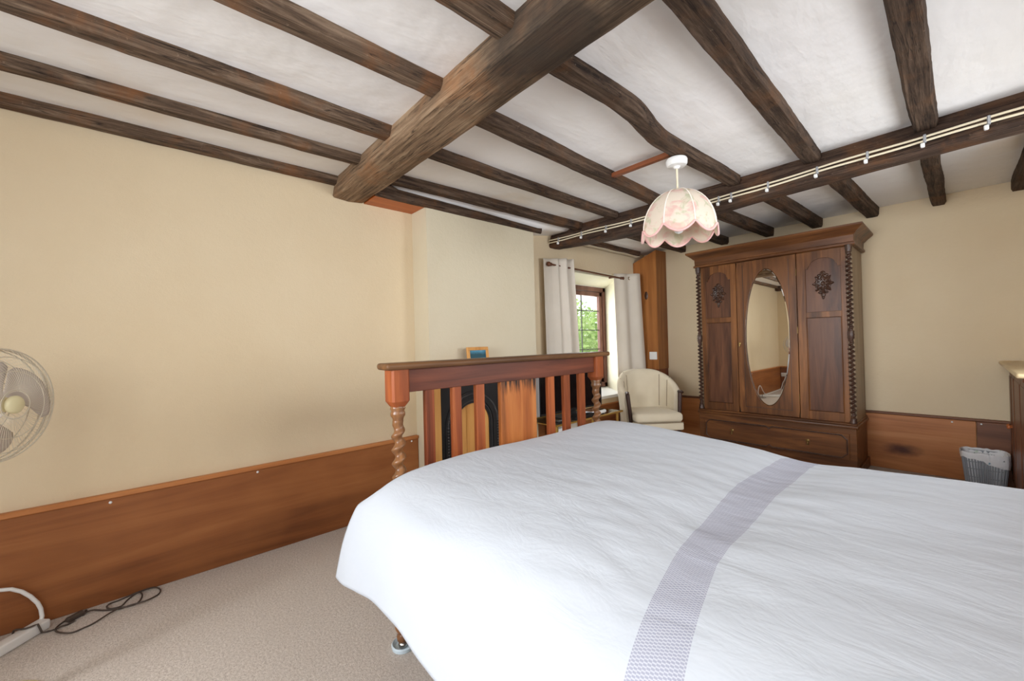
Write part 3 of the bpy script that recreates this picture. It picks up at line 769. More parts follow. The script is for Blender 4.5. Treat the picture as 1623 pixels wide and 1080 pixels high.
def duvet_p(u, v):
    x0, x1 = -1.408, .55
    x = x0+(x1-x0)*u; y, z = prof_at(v)
    hang = max(0, min(1, (.60-y)/.13)); far = max(0, min(1, (y-1.98)/.12))
    z += topz(x, y)*(1-hang)*(1-far)
    e = max(0, (.075-(x-x0))/.075)                               # rolled foot edge
    if hang < .5: z -= .05*e*e*(1-2*hang) if y < 1.99 else .05*e*e*.6
    x -= .045*hang*max(0, 1-u*6)*(.4+.6*hang)
    z -= .02*hang*max(0, 1-u*8)*hang
    z += (.028*hang*min(1, u*2.2)+.036*math.exp(-((u-.19)/.10)**2))*(hang)
    # wrinkles: long shallow folds on top, vertical soft folds on the hang
    q = Vector((x*2.0+y*1.1, y*5.0-x*2.2, .3))
    wr = .0060*noise.noise(q)+.0030*noise.noise(Vector((x*3.1, y*11-x*5, 2.2)))+.0009*noise.noise(Vector((x*9-y*6, y*26+x*7, 5)))
    amp = .25+.75*min(1, max(0, (x+1.15)/.35))
    z += wr*amp*(1-hang)
    # creases pulled by the woven band
    d = x+.40+.06*(1-abs(y-1.2)); cre = math.exp(-(d/.24)**2)*(.0034*noise.noise(Vector((x*2.5, y*19+x*6, 9)))+.0016*noise.noise(Vector((x*5, y*34-x*9, 4))))
    z += cre*(1-hang)
    y += hang*(.014*noise.noise(Vector((x*7, z*1.5, 7)))+.012*noise.noise(Vector((x*2.6, 0, 3))))
    return Vector((x, y, z))
NU, NV = 190, 150
bm = bmesh.new(); uvl = bm.loops.layers.uv.new('band')
V = []; UV = {}
def bandc(y):
    pts = [(.42, -.298, .080), (.50, -.312, .088), (.84, -.377, .082), (1.37, -.423, .112), (2.05, -.448, .100), (2.3, -.45, .1)]
    for (a, c0, w0), (b_, c1, w1_) in zip(pts[:-1], pts[1:]):
        if y <= b_ or b_ == 2.3:
            t = min(1, max(0, (y-a)/(b_-a))); return c0+(c1-c0)*t, w0+(w1_-w0)*t
for i in range(NU+1):
    row = []
    for j in range(NV+1):
        p = duvet_p(i/NU, j/NV); v = bm.verts.new(p); c, w = bandc(p.y)
        UV[v] = ((p.x-c)/w, j/NV*L[-1]); row.append(v)
    V.append(row)
for i in range(NU):
    for j in range(NV):
        f = bm.faces.new((V[i][j], V[i+1][j], V[i+1][j+1], V[i][j+1])); f.smooth = True
        for l in f.loops: l[uvl].uv = UV[l.vert]
me = bpy.data.meshes.new('duvet'); bmesh.ops.recalc_face_normals(bm, faces=bm.faces); bm.to_mesh(me); bm.free(); me.materials.append(M['duvet'])
dv = bpy.data.objects.new('duvet', me); COL.objects.link(dv)
tag(dv, 'white duvet with one grey woven band, spread over the whole bed', 'duvet')
so_ = dv.modifiers.new('thick', 'SOLIDIFY'); so_.thickness = .022; so_.offset = -1

# ------------------------------------------------------------------ wardrobe
W = thing('wardrobe', (-1.18, 4.42, 0), 'dark carved oak wardrobe with an oval mirror door, standing against the back wall', 'wardrobe')
FYW = 4.172       # plane of the doors
m = MB(); m.box(-1.785, -.570, 4.205, 4.66, .44, 1.868); m.box(-1.79, -1.74, FYW+.006, 4.21, .44, 1.868, .003); m.box(-.613, -.565, FYW+.006, 4.21, .44, 1.868, .003)
obj('carcase', m, M['ward_side'], W)
# base with plinth
m = MB(); m.box(-1.792, -.566, 4.150, 4.665, .0, .400, .003); obj('base', m, M['ward_x'], W)
m = MB(); m.box(-1.808, -.550, 4.134, 4.668, .0, .085, .006); obj('plinth', m, M['ward_x'], W)
m = MB(); m.box(-1.806, -.552, 4.136, 4.668, .398, .424, .008, seg=2); m.box(-1.798, -.560, 4.144, 4.666, .422, .442, .006); obj('base_moulding', m, M['ward_x'], W, 40)
# drawer with applied moulding
dr = MB(); dr.box(-1.738, -.610, 4.140, 4.155, .146, .356, .003); dro = obj('drawer', dr, M['ward_x'], W)
def band_path(x0, x1, z0, z1):
    c = .035; k = .022; xm = (x0+x1)/2
    return [(x0+c, z0), (xm-k, z0), (xm, z0+k), (xm+k, z0), (x1-c, z0), (x1, z0+c), (x1, z1-c), (x1-c, z1), (xm+k, z1), (xm, z1-k), (xm-k, z1), (x0+c, z1), (x0, z1-c), (x0, z0+c)]
m = MB(); m.tube([(x, 4.140, z) for x, z in band_path(-1.722, -.626, .160, .343)], .0065, 6, True); obj('applied_moulding', m, M['ward_dark'], dro, 50)
for x in (-1.483, -.886):
    m = MB(); m.lathe([(.014, 0), (.014, .003), (.006, .006), (.006, .012), (0, .013)], (0, 0, 0), 14, Matrix.Translation((x, 4.140, .262)) @ Matrix.Rotation(PI/2, 4, 'X'))
    m.lathe([(.002, .028), (.004, .016), (.009, .004), (.007, -.003), (0, -.006)], (x, 4.129, .232), 14); obj('drop_handle', m, M['brass'], dro, 50)
# corner columns
for x in (-1.772, -.584):
    m = MB(); cy = 4.160
    twist(m, x, cy, .475, 1.125, .0150, .0095, .036, 14); twist(m, x, cy, 1.175, 1.815, .0150, .0095, .036, 14)
    m.lathe([(.018, 1.115), (.023, 1.125), (.021, 1.14), (.025, 1.15), (.021, 1.16), (.023, 1.175), (.018, 1.185)], (x, cy, 0), 16)
    m.lathe([(.024, .442), (.024, .455), (.019, .465), (.022, .475), (.016, .485)], (x, cy, 0), 16)
    m.lathe([(.016, 1.805), (.022, 1.815), (.019, 1.825), (.024, 1.835), (.024, 1.868)], (x, cy, 0), 16)
    obj('twisted_column', m, M['ward_dark'], W, 60)
# cornice
cp = [(4.166, 1.862), (4.150, 1.868), (4.150, 1.885), (4.160, 1.892), (4.158, 1.945), (4.146, 1.955), (4.138, 1.966), (4.112, 1.988), (4.100, 1.998), (4.094, 2.006), (4.094, 2.020)]
m = MB(); R = []
for y, z in cp:
    d = 4.172-y; xa, xb = -1.790-d, -.565+d
    R.append([(xa, y, z), (xb, y, z), (xb, 4.668, z), (xa, 4.668, z)])
m.rings(R); obj('cornice', m, M['ward_x'], W, 25)
# framed panels either side
def framed(name, xa, xb, pa, pb):
    o = MB()
    o.box(xa, pa, FYW, FYW+.03, .442, 1.860, .002); o.box(pb, xb, FYW, FYW+.03, .442, 1.860, .002)
    o.box(pa, pb, FYW, FYW+.03, .442, .515, .002); o.box(pa, pb, FYW, FYW+.03, 1.300, 1.348, .002)
    xm = (pa+pb)/2; hw = (pb-pa)/2
    arch = [(pa, 1.86), (pa, 1.715)]
    arch += [(pa+.018, 1.715), (pa+.022, 1.735)]
    for k in range(0, 13):
        a = PI-PI*k/12; arch.append((xm+(hw-.030)*math.cos(a), 1.738+.058*math.sin(a)))
    arch += [(pb-.022, 1.735), (pb-.018, 1.715), (pb, 1.715), (pb, 1.86)]
    o.prism(arch, FYW, FYW+.03)
    fo = obj(name, o, M['ward_z'], W)
    q = MB(); q.box(pa-.004, pb+.004, FYW+.014, FYW+.032, 1.34, 1.83); obj('upper_panel', q, M['ward_panel'], fo)
    q = MB(); q.box(pa-.004, pb+.004, FYW+.014, FYW+.032, .505, 1.31); obj('lower_panel', q, M['ward_panel'], fo)
    q = MB()
    for z0, z1 in ((.518, 1.297),): q.tube([(pa+.004, FYW+.010, z0), (pb-.004, FYW+.010, z0), (pb-.004, FYW+.010, z1), (pa+.004, FYW+.010, z1)], .005, 6, True)
    obj('bead', q, M['ward_z'], fo)
    # carved rosette with crest and pendant
    c = MB(); cz = 1.582; yf = FYW+.014; n = 72
    def rr(a, k): return k*(.058+.009*math.cos(8*a)+.004*math.cos(16*a)+.012*max(0, math.sin(a))**8)
    R = []
    for k, d in ((1.12, 0), (1.08, .007), (.95, .012), (.80, .007), (.66, .013), (.52, .008), (.42, .012), (.25, .010), (.20, .020), (.10, .026), (.01, .027)):
        kk = k; R.append([(xm+.95*(rr(2*PI*i/n, kk) if k > .45 else .062*kk)*math.cos(2*PI*i/n), yf-d-(.003*math.cos(8*2*PI*i/n) if .5 < k < 1 else 0), cz+(rr(2*PI*i/n, kk) if k > .45 else .062*kk)*1.12*math.sin(2*PI*i/n)) for i in range(n)])
    c.rings(R)
    for dz, w, h in ((-.095, .016, .022), (-.118, .010, .014), (.088, .018, .018)):
        t = bmesh.new(); bmesh.ops.create_uvsphere(t, u_segments=12, v_segments=8, radius=1)
        c.take(t, Matrix.Translation((xm, yf-.002, cz+dz)) @ Matrix.Diagonal((w, .010, h, 1)))
    for sgn in (-1, 1):
        for dz, dx in ((-.075, .022), (.07, .026)):
            t = bmesh.new(); bmesh.ops.create_uvsphere(t, u_segments=10, v_segments=6, radius=1)
            c.take(t, Matrix.Translation((xm+sgn*dx, yf-.002, cz+dz)) @ Matrix.Diagonal((.013, .009, .011, 1)))
    obj('carved_rosette', c, M['ward_dark'], fo, 50)
    return fo
framed('side_panel', -1.750, -1.424, -1.704, -1.476)
framed('side_panel', -.938, -.604, -.876, -.640)
# mirror door with an oval opening
d0, d1, dz0, dz1 = -1.418, -.942, .446, 1.858
mx, mz, ra, rb = -1.176, 1.146, .180, .626
n = 96; inner, outer = [], []
for i in range(n):
    a = 2*PI*i/n; c, s = math.cos(a), math.sin(a)
    inner.append((mx+ra*c, mz+rb*s))
    k = min(((d1-mx) if c > 0 else (mx-d0))/max(abs(ra*c), 1e-6), ((dz1-mz) if s > 0 else (mz-dz0))/max(abs(rb*s), 1e-6))
    outer.append((mx+ra*c*k, mz+rb*s*k))
m = MB(); y0, y1 = FYW-.004, FYW+.022
R = [[(x, y0, z) for x, z in outer], [(x, y0, z) for x, z in inner], [(x, y1, z) for x, z in inner], [(x, y1, z) for x, z in outer]]
m.rings(R+[R[0]], True, False, False)
bmesh.ops.remove_doubles(m.b, verts=m.b.verts, dist=1e-5)
door = obj('mirror_door', m, M['ward_z'], W)
m = MB(); R = []
for k, d in ((1.0, .006), (1.0, .0045), (.93, .0)):
    R.append([(mx+(ra-(1-k)*.19)*math.cos(2*PI*i/n), FYW+.004+d, mz+(rb-(1-k)*.19)*math.sin(2*PI*i/n)) for i in range(n)])
m.rings(R); obj('mirror', m, M['mirror'], door)
m = MB()
for x in (d0+.055, d1-.055): m.box(x-.002, x+.002, y0-.002, y0+.002, dz0+.05, dz1-.03)
m.box(d0+.055, d1-.055, y0-.002, y0+.002, dz0+.052, dz0+.056)
obj('bead', m, M['ward_dark'], door)
m = MB(); m.lathe([(.012, 0), (.012, .003), (.008, .005), (0, .006)], (0, 0, 0), 16, Matrix.Translation((-1.402, y0, 1.09)) @ Matrix.Rotation(PI/2, 4, 'X') @ Matrix.Diagonal((.8, 1.5, 1, 1)))
m.lathe([(.004, .012), (.007, .0), (.006, -.012), (0, -.016)], (-1.402, y0-.010, 1.075), 12); obj('door_pull', m, M['brass'], door, 50)
for z in (1.20, .62, 1.70):
    m = MB(); m.box(d1-.001, d1+.004, y0-.004, y0+.004, z-.03, z+.03, .001); obj('hinge', m, M['brass'], door)

# ------------------------------------------------------------------ armchair
CH = Vector((-2.135, 3.80, 0)); fd = Vector((.78, -.626, 0)).normalized(); rt = Vector((-fd.y, fd.x, 0))   # rt: to the sitter's left = +v
def C(u, v, z): return CH+fd*u+rt*v+Vector((0, 0, z))
CM = Matrix(((fd.x, rt.x, 0, CH.x), (fd.y, rt.y, 0, CH.y), (0, 0, 1, 0), (0, 0, 0, 1)))
ch = thing('armchair', CH, 'cream upholstered tub armchair with dark wooden arm fronts, by the right curtain', 'armchair')
m = MB(); m.box(-.22, .235, -.235, .235, .345, .435, .035, CM, 4); obj('seat', m, M['chair'], ch, 60)
m = MB(); m.box(-.22, .225, -.24, .24, .265, .340, .015, CM, 3); obj('seat_frame', m, M['chair'], ch, 60)
m = MB(); m.tube([C(.232, v, .3425) for v in (-.23, -.1, .1, .23)], .004, 6); obj('piping', m, M['piping'], ch)
# tub: plan curve from left arm front to right arm front
def plan(t):
    """t 0..1 -> (u, v) centre line, straight arms then half ellipse"""
    a = -PI/2-.35+(PI+.70)*t; 
    return (-.02-.235*math.cos(a), .262*math.sin(a)) 
def tub_top(t): 
    s = 1-abs(2*t-1); return .60+.235*(math.sin(min(1, s*1.15)*PI/2))**1.1
m = MB(); R = []; N = 44
for i in range(N+1):
    t = i/N; u, v = plan(t); u2, v2 = plan(min(1, t+.01)); u1, v1 = plan(max(0, t-.01)); du, dv_ = u2-u1, v2-v1; l = math.hypot(du, dv_); nu, nv = dv_/l, -du/l
    zt = tub_top(t); zb = .29; th = .034; lean = .03
    r = []
    prof_ = [(-th, zb), (-th, zt-.05), (-th*.95, zt-.022), (-th*.55, zt-.005), (0, zt), (th*.6, zt-.006), (th, zt-.03), (th*1.1, zt-.07), (th*.8, .44), (th*.6, zb)]
    for o_, z in prof_:
        k = (z-.3)/.5*lean; sg = -1 if nu*(-u)+nv*(-v) > 0 else 1
        # outward direction
        ou, ov = (nu, nv) if (nu*u+nv*v) > 0 else (-nu, -nv)
        pleat = .0035*math.cos(t*PI*13)*max(0, min(1, (z-.6)/.15))*(1 if o_ < 0 else 0) if .3 < t < .7 else 0
        r.append(C(u+ou*(-o_*-1+k+pleat)*1.0, v+ov*(-o_*-1+k+pleat), z))
    R.append(r)
m.rings(R); obj('backrest', m, M['chair'], ch, 60)
for t in (.30, .70, .20, .80):
    u, v = plan(t); l = math.hypot(u, v); pts = []
    for z in (.45, .52, .60, .68, tub_top(t)-.03, tub_top(t)+.001):
        k = (z-.3)/.5*.03; o_ = -.034 if z < tub_top(t)-.01 else 0
        pts.append(C(u*(1+(o_*1.02+k)/l), v*(1+(o_*1.02+k)/l), z))
    q = MB(); q.tube(pts, .0035, 6); obj('seam_piping', q, M['piping'], ch)
for sg, t in ((-1, 0.0), (1, 1.0)):
    u, v = plan(t)
    q = MB(); q.tube([C(u+.035, v*1.09, .615), C(u+.05, v*1.03, .45), C(u+.052, v*.98, .28), C(u+.035, v*.95, 0)], .021, 10, r1=.015); obj('front_leg', q, M['darkwood'], ch, 60)
    q = MB(); q.tube([C(u+.01, v*1.09, .622), C(u+.055, v*1.10, .628), C(u+.075, v*1.13, .618)], .016, 10, r1=.011); obj('arm_tip', q, M['darkwood'], ch, 60)
    q = MB(); q.tube([C(-.20, sg*.16, .28), C(-.235, sg*.175, .0)], .02, 10, r1=.014); obj('rear_leg', q, M['darkwood'], ch, 60)

# ------------------------------------------------------------------ curtains and rod
rod = thing('curtain_rod', (-2.60, 3.45, 1.88), 'thin dark wooden curtain rod across the top of the window', 'curtain rod')
RZ0, RZ1 = 1.893, 1.866
m = MB(); m.tube([(-2.60, 2.87, RZ0), (-2.60, 4.05, RZ1)], .0095, 12); obj('rod', m, M['rodwood'], rod, 60)
def finial(y, z, s):
    q = MB(); q.lathe([(.012, 0), (.018, .006), (.012, .014), (.017, .022), (.024, .034), (.022, .046), (.010, .056), (0, .058)], (0, 0, 0), 16, Matrix.Translation((-2.60, y, z)) @ Matrix.Rotation(-s*PI/2, 4, 'X'))
    obj('finial', q, M['rodwood'], rod, 60)
finial(2.872, RZ0, -1); finial(4.045, RZ1, 1)
q = MB(); q.box(XL+.001, -2.60, 3.185, 3.20, 1.875, 1.895, .003); obj('bracket', q, M['rodwood'], rod)
q = MB(); q.box(XL+.001, -2.60, 3.93, 3.945, 1.86, 1.88, .003); obj('bracket', q, M['rodwood'], rod)
def curtain(label, fpt, nfold, amp, ph, eyelets):
    def f(u, v):
        p, n_ = fpt(u, v); w = amp(u, v)*math.sin(u*2*PI*nfold+ph)+.004*noise.noise(Vector((u*6, v*2.2, ph)))
        return p+n_*w
    m = MB(); m.grid(f, 110, 50)
    o = obj('curtain', m, M['curtain'], smooth=80, loc=fpt(.5, 1)[0]); tag(o, label, 'curtain', 'curtains at the window')
    s = o.modifiers.new('t', 'SOLIDIFY'); s.thickness = .003
    for u in eyelets:
        p, n_ = fpt(u, .028); w = amp(u, .028)*math.sin(u*2*PI*nfold+ph); q = MB()
        c = p+n_*(w+.003)
        q.tube([c+Vector((0, .016*math.cos(a*PI/6), .016*math.sin(a*PI/6))) for a in range(12)], .004, 6, True); obj('eyelet', q, M['brass'], o, 60)
# left: in front of the rod except at its outer edge
def fl(u, v):
    y = 2.785+u*.385+v*(.01+.075*u); x = -2.625+.04*min(1, max(0, (u-.28)/.15))+.015*v
    return Vector((x, y, 1.945+.03*u+(.06-1.945-.03*u)*v)), Vector((1, 0, 0))
curtain('left cream curtain, hanging beside the chimney breast', fl, 2.7, lambda u, v: (.004+.024*min(1, max(0, (u-.40)/.25)))*(1+.3*v), 2.6, ())
# right: gathered past the rod end towards the corner post
def frr(u, v):
    y = 3.96+u*.355+v*(.06+.03*u); x = -2.635+.125*u**1.2+.03*v*u
    return Vector((x, y, 1.915+.015*u+(.035-1.915)*v)), Vector((.93, -.36, 0))
curtain('right cream curtain, hanging behind the armchair', frr, 2.0, lambda u, v: (.016+.014*v)*min(1, .15+u*1.6), 3.6, (.62,))

# ------------------------------------------------------------------ fireplace on the chimney breast
fp = thing('fireplace', (BX, 1.80, 0), 'pine fireplace surround with a black cast-iron arch, boarded up', 'fireplace')
m = MB(); m.box(BX+.002, BX+.035, 1.460, 1.520, 0, .945, .003); obj('pine_jamb', m, M['pine'], fp)
m = MB(); m.box(BX+.002, BX+.035, 2.082, 2.142, 0, .945, .003); obj('pine_jamb', m, M['pine'], fp)
m = MB(); m.box(BX+.002, BX+.035, 1.460, 2.142, .875, .945, .003); obj('pine_header', m, M['pine'], fp)
m = MB(); m.box(BX+.002, BX+.15, 1.462, 2.16, .946, .978, .006); obj('mantel_shelf', m, M['pine'], fp)
fc, fr_, fzs = 1.800, .155, .555           # arch centre, inner radius, spring height
def arch_pts(r, n=24, z0=0.0): return [(fc-r, z0)]+[(fc-r*math.cos(PI*k/n), fzs+r*math.sin(PI*k/n)) for k in range(n+1)]+[(fc+r, z0)]
def arch_ring(r0, r1, x0, x1, m):
    a, c = arch_pts(r0), arch_pts(r1)
    R = [[(x0, y, z) for y, z in a], [(x1, y, z) for y, z in a], [(x1, y, z) for y, z in c], [(x0, y, z) for y, z in c]]
    m.rings([[R[k][i] for k in range(4)] for i in range(len(a))])
# plate with arch hole
m = MB(); xo = BX+.028; a = arch_pts(.205); N = len(a)
outl = []
for y, z in a:
    if z <= 0: outl.append((1.522 if y < fc else 2.080, 0))
    else:
        if z <= fzs+.001: outl.append((1.522 if y < fc else 2.080, z))
        else:
            dy, dz = y-fc, z-fzs; k = min((fc-1.522)/max(1e-6, -dy) if dy < 0 else (2.080-fc)/max(dy, 1e-6), (.873-fzs)/dz); outl.append((fc+dy*k, fzs+dz*k))
m.rings([[(xo-.02, *a[i]), (xo, *a[i]), (xo, *outl[i]), (xo-.02, *outl[i])] for i in range(N)])
obj('iron_plate', m, M['iron'], fp)
m = MB(); arch_ring(.205, .248, xo, xo+.010, m); io = obj('beaded_arch', m, M['iron'], fp)
q = MB()
pp = arch_pts(.227, 60)
for i in range(1, 62):
    t = bmesh.new(); bmesh.ops.create_icosphere(t, subdivisions=1, radius=.0085); q.take(t, Matrix.Translation((xo+.010, *pp[i])))
for i in range(26):
    for sy in (-1, 1):
        t = bmesh.new(); bmesh.ops.create_icosphere(t, subdivisions=1, radius=.0085); q.take(t, Matrix.Translation((xo+.010, fc+sy*.227, fzs-.021*(i+1))))
obj('beading', q, M['iron_light'], io, 60)
m = MB(); arch_ring(.183, .207, xo-.006, xo+.014, m); arch_ring(.155, .183, xo-.02, xo-.002, m); obj('arch_moulding', m, M['iron'], fp)
m = MB(); arch_ring(.172, .180, xo-.005, xo+.004, m); obj('arch_bead', m, M['iron_light'], fp)
m = MB()
aa = arch_pts(.158)
edges = [fc-.158, fc-.055, fc+.035, fc+.12, fc+.158]
for e0, e1 in zip(edges[:-1], edges[1:]):
    def ztop(y): d = .158**2-(y-fc)**2; return fzs+math.sqrt(max(0, d))
    nn = 10; ol = [(e0+.0015, 0)]+[(e0+.0015+(e1-e0-.003)*k/nn, ztop(e0+.0015+(e1-e0-.003)*k/nn)) for k in range(nn+1)]+[(e1-.0015, 0)]
    m.rings([[(BX+.004, y, z) for y, z in ol], [(BX+.016, y, z) for y, z in ol]])
obj('boarded_infill', m, M['pine'], fp)
# picture frame on the mantel
PF = thing('picture_frame', (-2.385, 1.81, .978), 'small pine picture frame with a blue lake photo, on the mantel shelf', 'picture frame')
tl = Matrix.Translation((-2.385, 1.815, .979)) @ Matrix.Rotation(-.12, 4, 'Y')
m = MB(); w, h, s = .098, .150, .024
m.box(-.006, .008, -w, w, 0, s, .002, tl); m.box(-.006, .008, -w, w, h-s, h, .002, tl); m.box(-.006, .008, -w, -w+s, s, h-s, .002, tl); m.box(-.006, .008, w-s, w, s, h-s, .002, tl)
obj('frame', m, M['pine'], PF)
m = MB(); m.box(-.004, .002, -w+s-.002, w-s+.002, s-.002, h-s+.002, 0, tl); obj('print', m, M['photo'], PF)
m = MB(); m.box(-.05, -.044, -.02, .02, .006, .10, 0, tl @ Matrix.Rotation(.0, 4, 'Y')); obj('easel_back', m, M['pine'], PF)

# ------------------------------------------------------------------ television corner
st = thing('tv_stand', (-2.27, 2.80, 0), 'glass television stand with gold trim, behind the right half of the footboard', 'tv stand')
SX0, SX1, SY0, SY1 = -2.455, -2.115, 2.345, 3.26
for z in (.500, .19):
    m = MB(); m.box(SX0, SX1, SY0, SY1, z-.010, z); o = obj('shelf', m, M['shelfglass'], st)
    m = MB(); m.tube([(SX0, SY0, z-.005), (SX1, SY0, z-.005), (SX1, SY1, z-.005), (SX0, SY1, z-.005)], .0085, 8, True); obj('gold_edge', m, M['gold'], o, 60)
for x in (SX0+.03, SX1-.03):
    for y in (SY0+.04, SY1-.04):
        m = MB(); m.lathe([(.012, 0), (.012, .49)], (x, y, 0), 14); obj('leg', m, M['gold'], st, 60)
tv = thing('television', (-2.31, 2.75, .50), 'flat black television standing on the glass stand behind the footboard', 'television')
m = MB(); m.box(-2.325, -2.285, 2.333, 3.185, .545, .925, .006); obj('casing', m, M['black'], tv)
m = MB(); m.box(-2.286, -2.283, 2.352, 3.166, .565, .908); obj('screen', m, M['black_gloss'], tv)
m = MB(); m.box(-2.325, -2.284, 2.3325, 2.340, .548, .922, .002); obj('side_trim', m, M['silver'], tv)
m = MB(); m.box(-2.40, -2.20, 2.55, 2.96, .5005, .512, .004); m.box(-2.32, -2.295, 2.70, 2.81, .51, .55); obj('pedestal', m, M['black'], tv)
m = MB(); m.box(-2.195, -2.125, 2.60, 2.86, .5008, .528, .005); tag(obj('set_top_box', m, M['black']), 'slim black box lying on the glass stand in front of the television', 'set-top box')
rm = thing('remote_control', (-2.16, 2.48, .5), 'black remote control with silver edge at the front of the glass stand', 'remote control')
m = MB(); m.box(-2.185, -2.14, 2.40, 2.575, .5008, .517, .005); obj('body', m, M['black'], rm)
m = MB()
for i in range(5):
    for k in range(3): m.box(-2.177+k*.011, -2.170+k*.011, 2.42+i*.027, 2.435+i*.027, .516, .5195)
obj('button', m, M['silver'], rm)
gp = thing('games_controller', (-2.16, 2.95, .5), 'white and black handheld gadget on the glass stand, next to the twisted post', 'gadget')
m = MB(); m.tube([(-2.15, 2.90, .517), (-2.145, 2.95, .521), (-2.15, 3.01, .521), (-2.17, 3.06, .517)], .016, 10); obj('body', m, M['white'], gp, 60)
m = MB(); m.box(-2.185, -2.132, 2.915, 3.0, .501, .511, .003); obj('underside', m, M['black'], gp)
m = MB(); m.box(-2.24, -2.16, 2.40, 2.50, .1905, .455, .006); tag(obj('white_box', m, M['white']), 'white upright box on the lower shelf of the television stand', 'box')

# ------------------------------------------------------------------ pedestal fan at the left edge
FC = Vector((-2.02, -.357, .997)); th = math.radians(148)
fh = Vector((math.cos(th), math.sin(th), 0)); fn = Vector((math.sin(th), -math.cos(th), 0)); fz = Vector((0, 0, 1))
FM = Matrix(((fh.x, fz.x, fn.x, FC.x), (fh.y, fz.y, fn.y, FC.y), (fh.z, fz.z, fn.z, FC.z), (0, 0, 0, 1)))   # local x: across, y: up, z: towards the viewer
fan = thing('pedestal_fan', (FC.x-.06*fn.x, FC.y-.06*fn.y, 0), 'cream pedestal fan with a round wire grille at the left photo edge', 'fan')
FR = .175
def fpt(r, a, z): return FM @ Vector((r*math.cos(a), r*math.sin(a), z))
def circ(r, z, n=64): return [fpt(r, 2*PI*i/n, z) for i in range(n)]
def grille(name, zr, zc, n):
    m = MB(); m.tube(circ(FR, zr), .0026, 6, True)
    for rr in (.045, .105, .150): m.tube(circ(rr, zr+(zc-zr)*(1-(rr/FR)**2.6)), .0014, 5, True)
    for i in range(n):
        a0 = 2*PI*i/n; pts = []
        for k in range(9):
            t = k/8; r = .04+(FR-.04)*t; pts.append(fpt(r, a0+.55*t*(1 if zc > 0 else -1), zr+(zc-zr)*(1-(r/FR)**2.6)))
        m.tube(pts, .0006, 4)
    obj(name, m, M['fan_wire'], fan, 80)
grille('front_grille', .014, .055, 84); grille('rear_grille', -.022, -.06, 70)
m = MB(); m.tube(circ(FR+.002, -.004), .0038, 6, True); obj('grille_rim', m, M['fan_wire'], fan, 80)
m = MB(); m.lathe([(0, .062), (.022, .060), (.028, .054), (.028, .048), (0, .047)], (0, 0, 0), 24, FM); obj('badge', m, M['fan_plastic'], fan, 50)
m = MB(); m.lathe([(0, .03), (.018, .028), (.026, .02), (.026, -.01), (0, -.01)], (0, 0, 0), 24, FM); obj('hub', m, M['fan_plastic'], fan, 50)
def blade(a0):
    m = MB()
    def f(u, v):
        r = .024+.130*u; w = .30+.62*math.sin(min(1, u*1.25)*PI/2)-.25*max(0, u-.75)*4*abs(v-.5)
        a = a0+(v-.5)*w*1.75; return fpt(r-.018*max(0, (u-.7)/.3)*(2*v-1)**2, a, .012-.030*(v-.5)*1.6)
    m.grid(f, 12, 12); o = obj('blade', m, M['fan_blade'], fan, 80); s = o.modifiers.new('t', 'SOLIDIFY'); s.thickness = .002
for k in range(3): blade(.30+2*PI*k/3)
m = MB(); m.lathe([(0, -.062), (.045, -.062), (.058, -.08), (.056, -.13), (.04, -.165), (0, -.175)], (0, 0, 0), 28, FM); obj('motor_housing', m, M['fan_plastic'], fan, 50)
pc = FC-fn*.11
m = MB(); m.lathe([(.012, .86), (.022, .86), (.024, .90), (.022, .95)], (pc.x, pc.y, 0), 16); m.lathe([(.016, .02), (.016, .55), (.02, .552), (.02, .60), (.011, .605), (.011, .87)], (pc.x, pc.y, 0), 16); obj('pole', m, M['fan_plastic'], fan, 50)
m = MB(); m.lathe([(0, .052), (.03, .05), (.05, .04), (.16, .022), (.185, .010), (.185, .0), (0, 0)], (pc.x, pc.y, 0), 36); obj('base', m, M['fan_plastic'], fan, 40)

# ------------------------------------------------------------------ leads on the floor at left
ex = thing('extension_lead', (-2.58, -.40, 0), 'white extension socket strip with a looped white cable, lying against the left panelling', 'extension lead')
d = Vector((-2.612, -.338, 0)); e = Vector((-2.30, -.632, 0)); ax = (e-d).normalized(); nm = Vector((-ax.y, ax.x, 0)); mid = (d+e)/2; ln = (e-d).length/2
EM = Matrix(((ax.x, nm.x, 0, mid.x), (ax.y, nm.y, 0, mid.y), (0, 0, 1, 0), (0, 0, 0, 1)))
m = MB(); m.box(-ln, ln, -.026, .026, .001, .040, .008, EM, 3); obj('socket_strip', m, M['white'], ex, 50)
for k in range(4):
    q = MB(); c = .12+k*.075-ln+.05
    for (a, c2, w, h) in ((0, .010, .003, .006), (-.010, -.006, .004, .003), (.010, -.006, .004, .003)): q.box(c+a-w, c+a+w, c2-h, c2+h, .0395, .0408, 0, EM)
    obj('outlet', q, M['black'], ex)
hx_ = XL+.052
m = MB(); m.tube([(-2.609, -.352, .025), (-2.625, -.349, .045), (-2.632, -.353, .075), (-2.632, -.362, .105), (-2.632, -.381, .140), (-2.632, -.404, .170), (-2.632, -.432, .192), (-2.632, -.46, .200), (-2.632, -.50, .196), (-2.632, -.55, .165), (-2.625, -.60, .10), (-2.61, -.66, .03), (-2.60, -.75, .008), (-2.61, -1.0, .008), (-2.62, -1.4, .008), (-2.635, -1.75, .008), (-2.635, -1.86, .015), (-2.63, -1.895, .06), (-2.61, -1.90, .14), (-2.58, -1.90, .20), (-2.565, -1.902, .25), (-2.562, -1.902, .272)], .0075, 8)
obj('cable', m, M['white'], ex, 60)
ws = thing('wall_socket', (-2.59, -1.92, .30), 'white double wall socket with a plug, seen in the wardrobe mirror', 'socket')
m = MB(); m.box(-2.645, -2.53, YN+.024, YN+.034, .275, .355, .004); obj('plate', m, M['white'], ws)
m = MB(); m.box(-2.585, -2.54, YN+.036, YN+.06, .275, .325, .006); obj('plug', m, M['white'], ws)
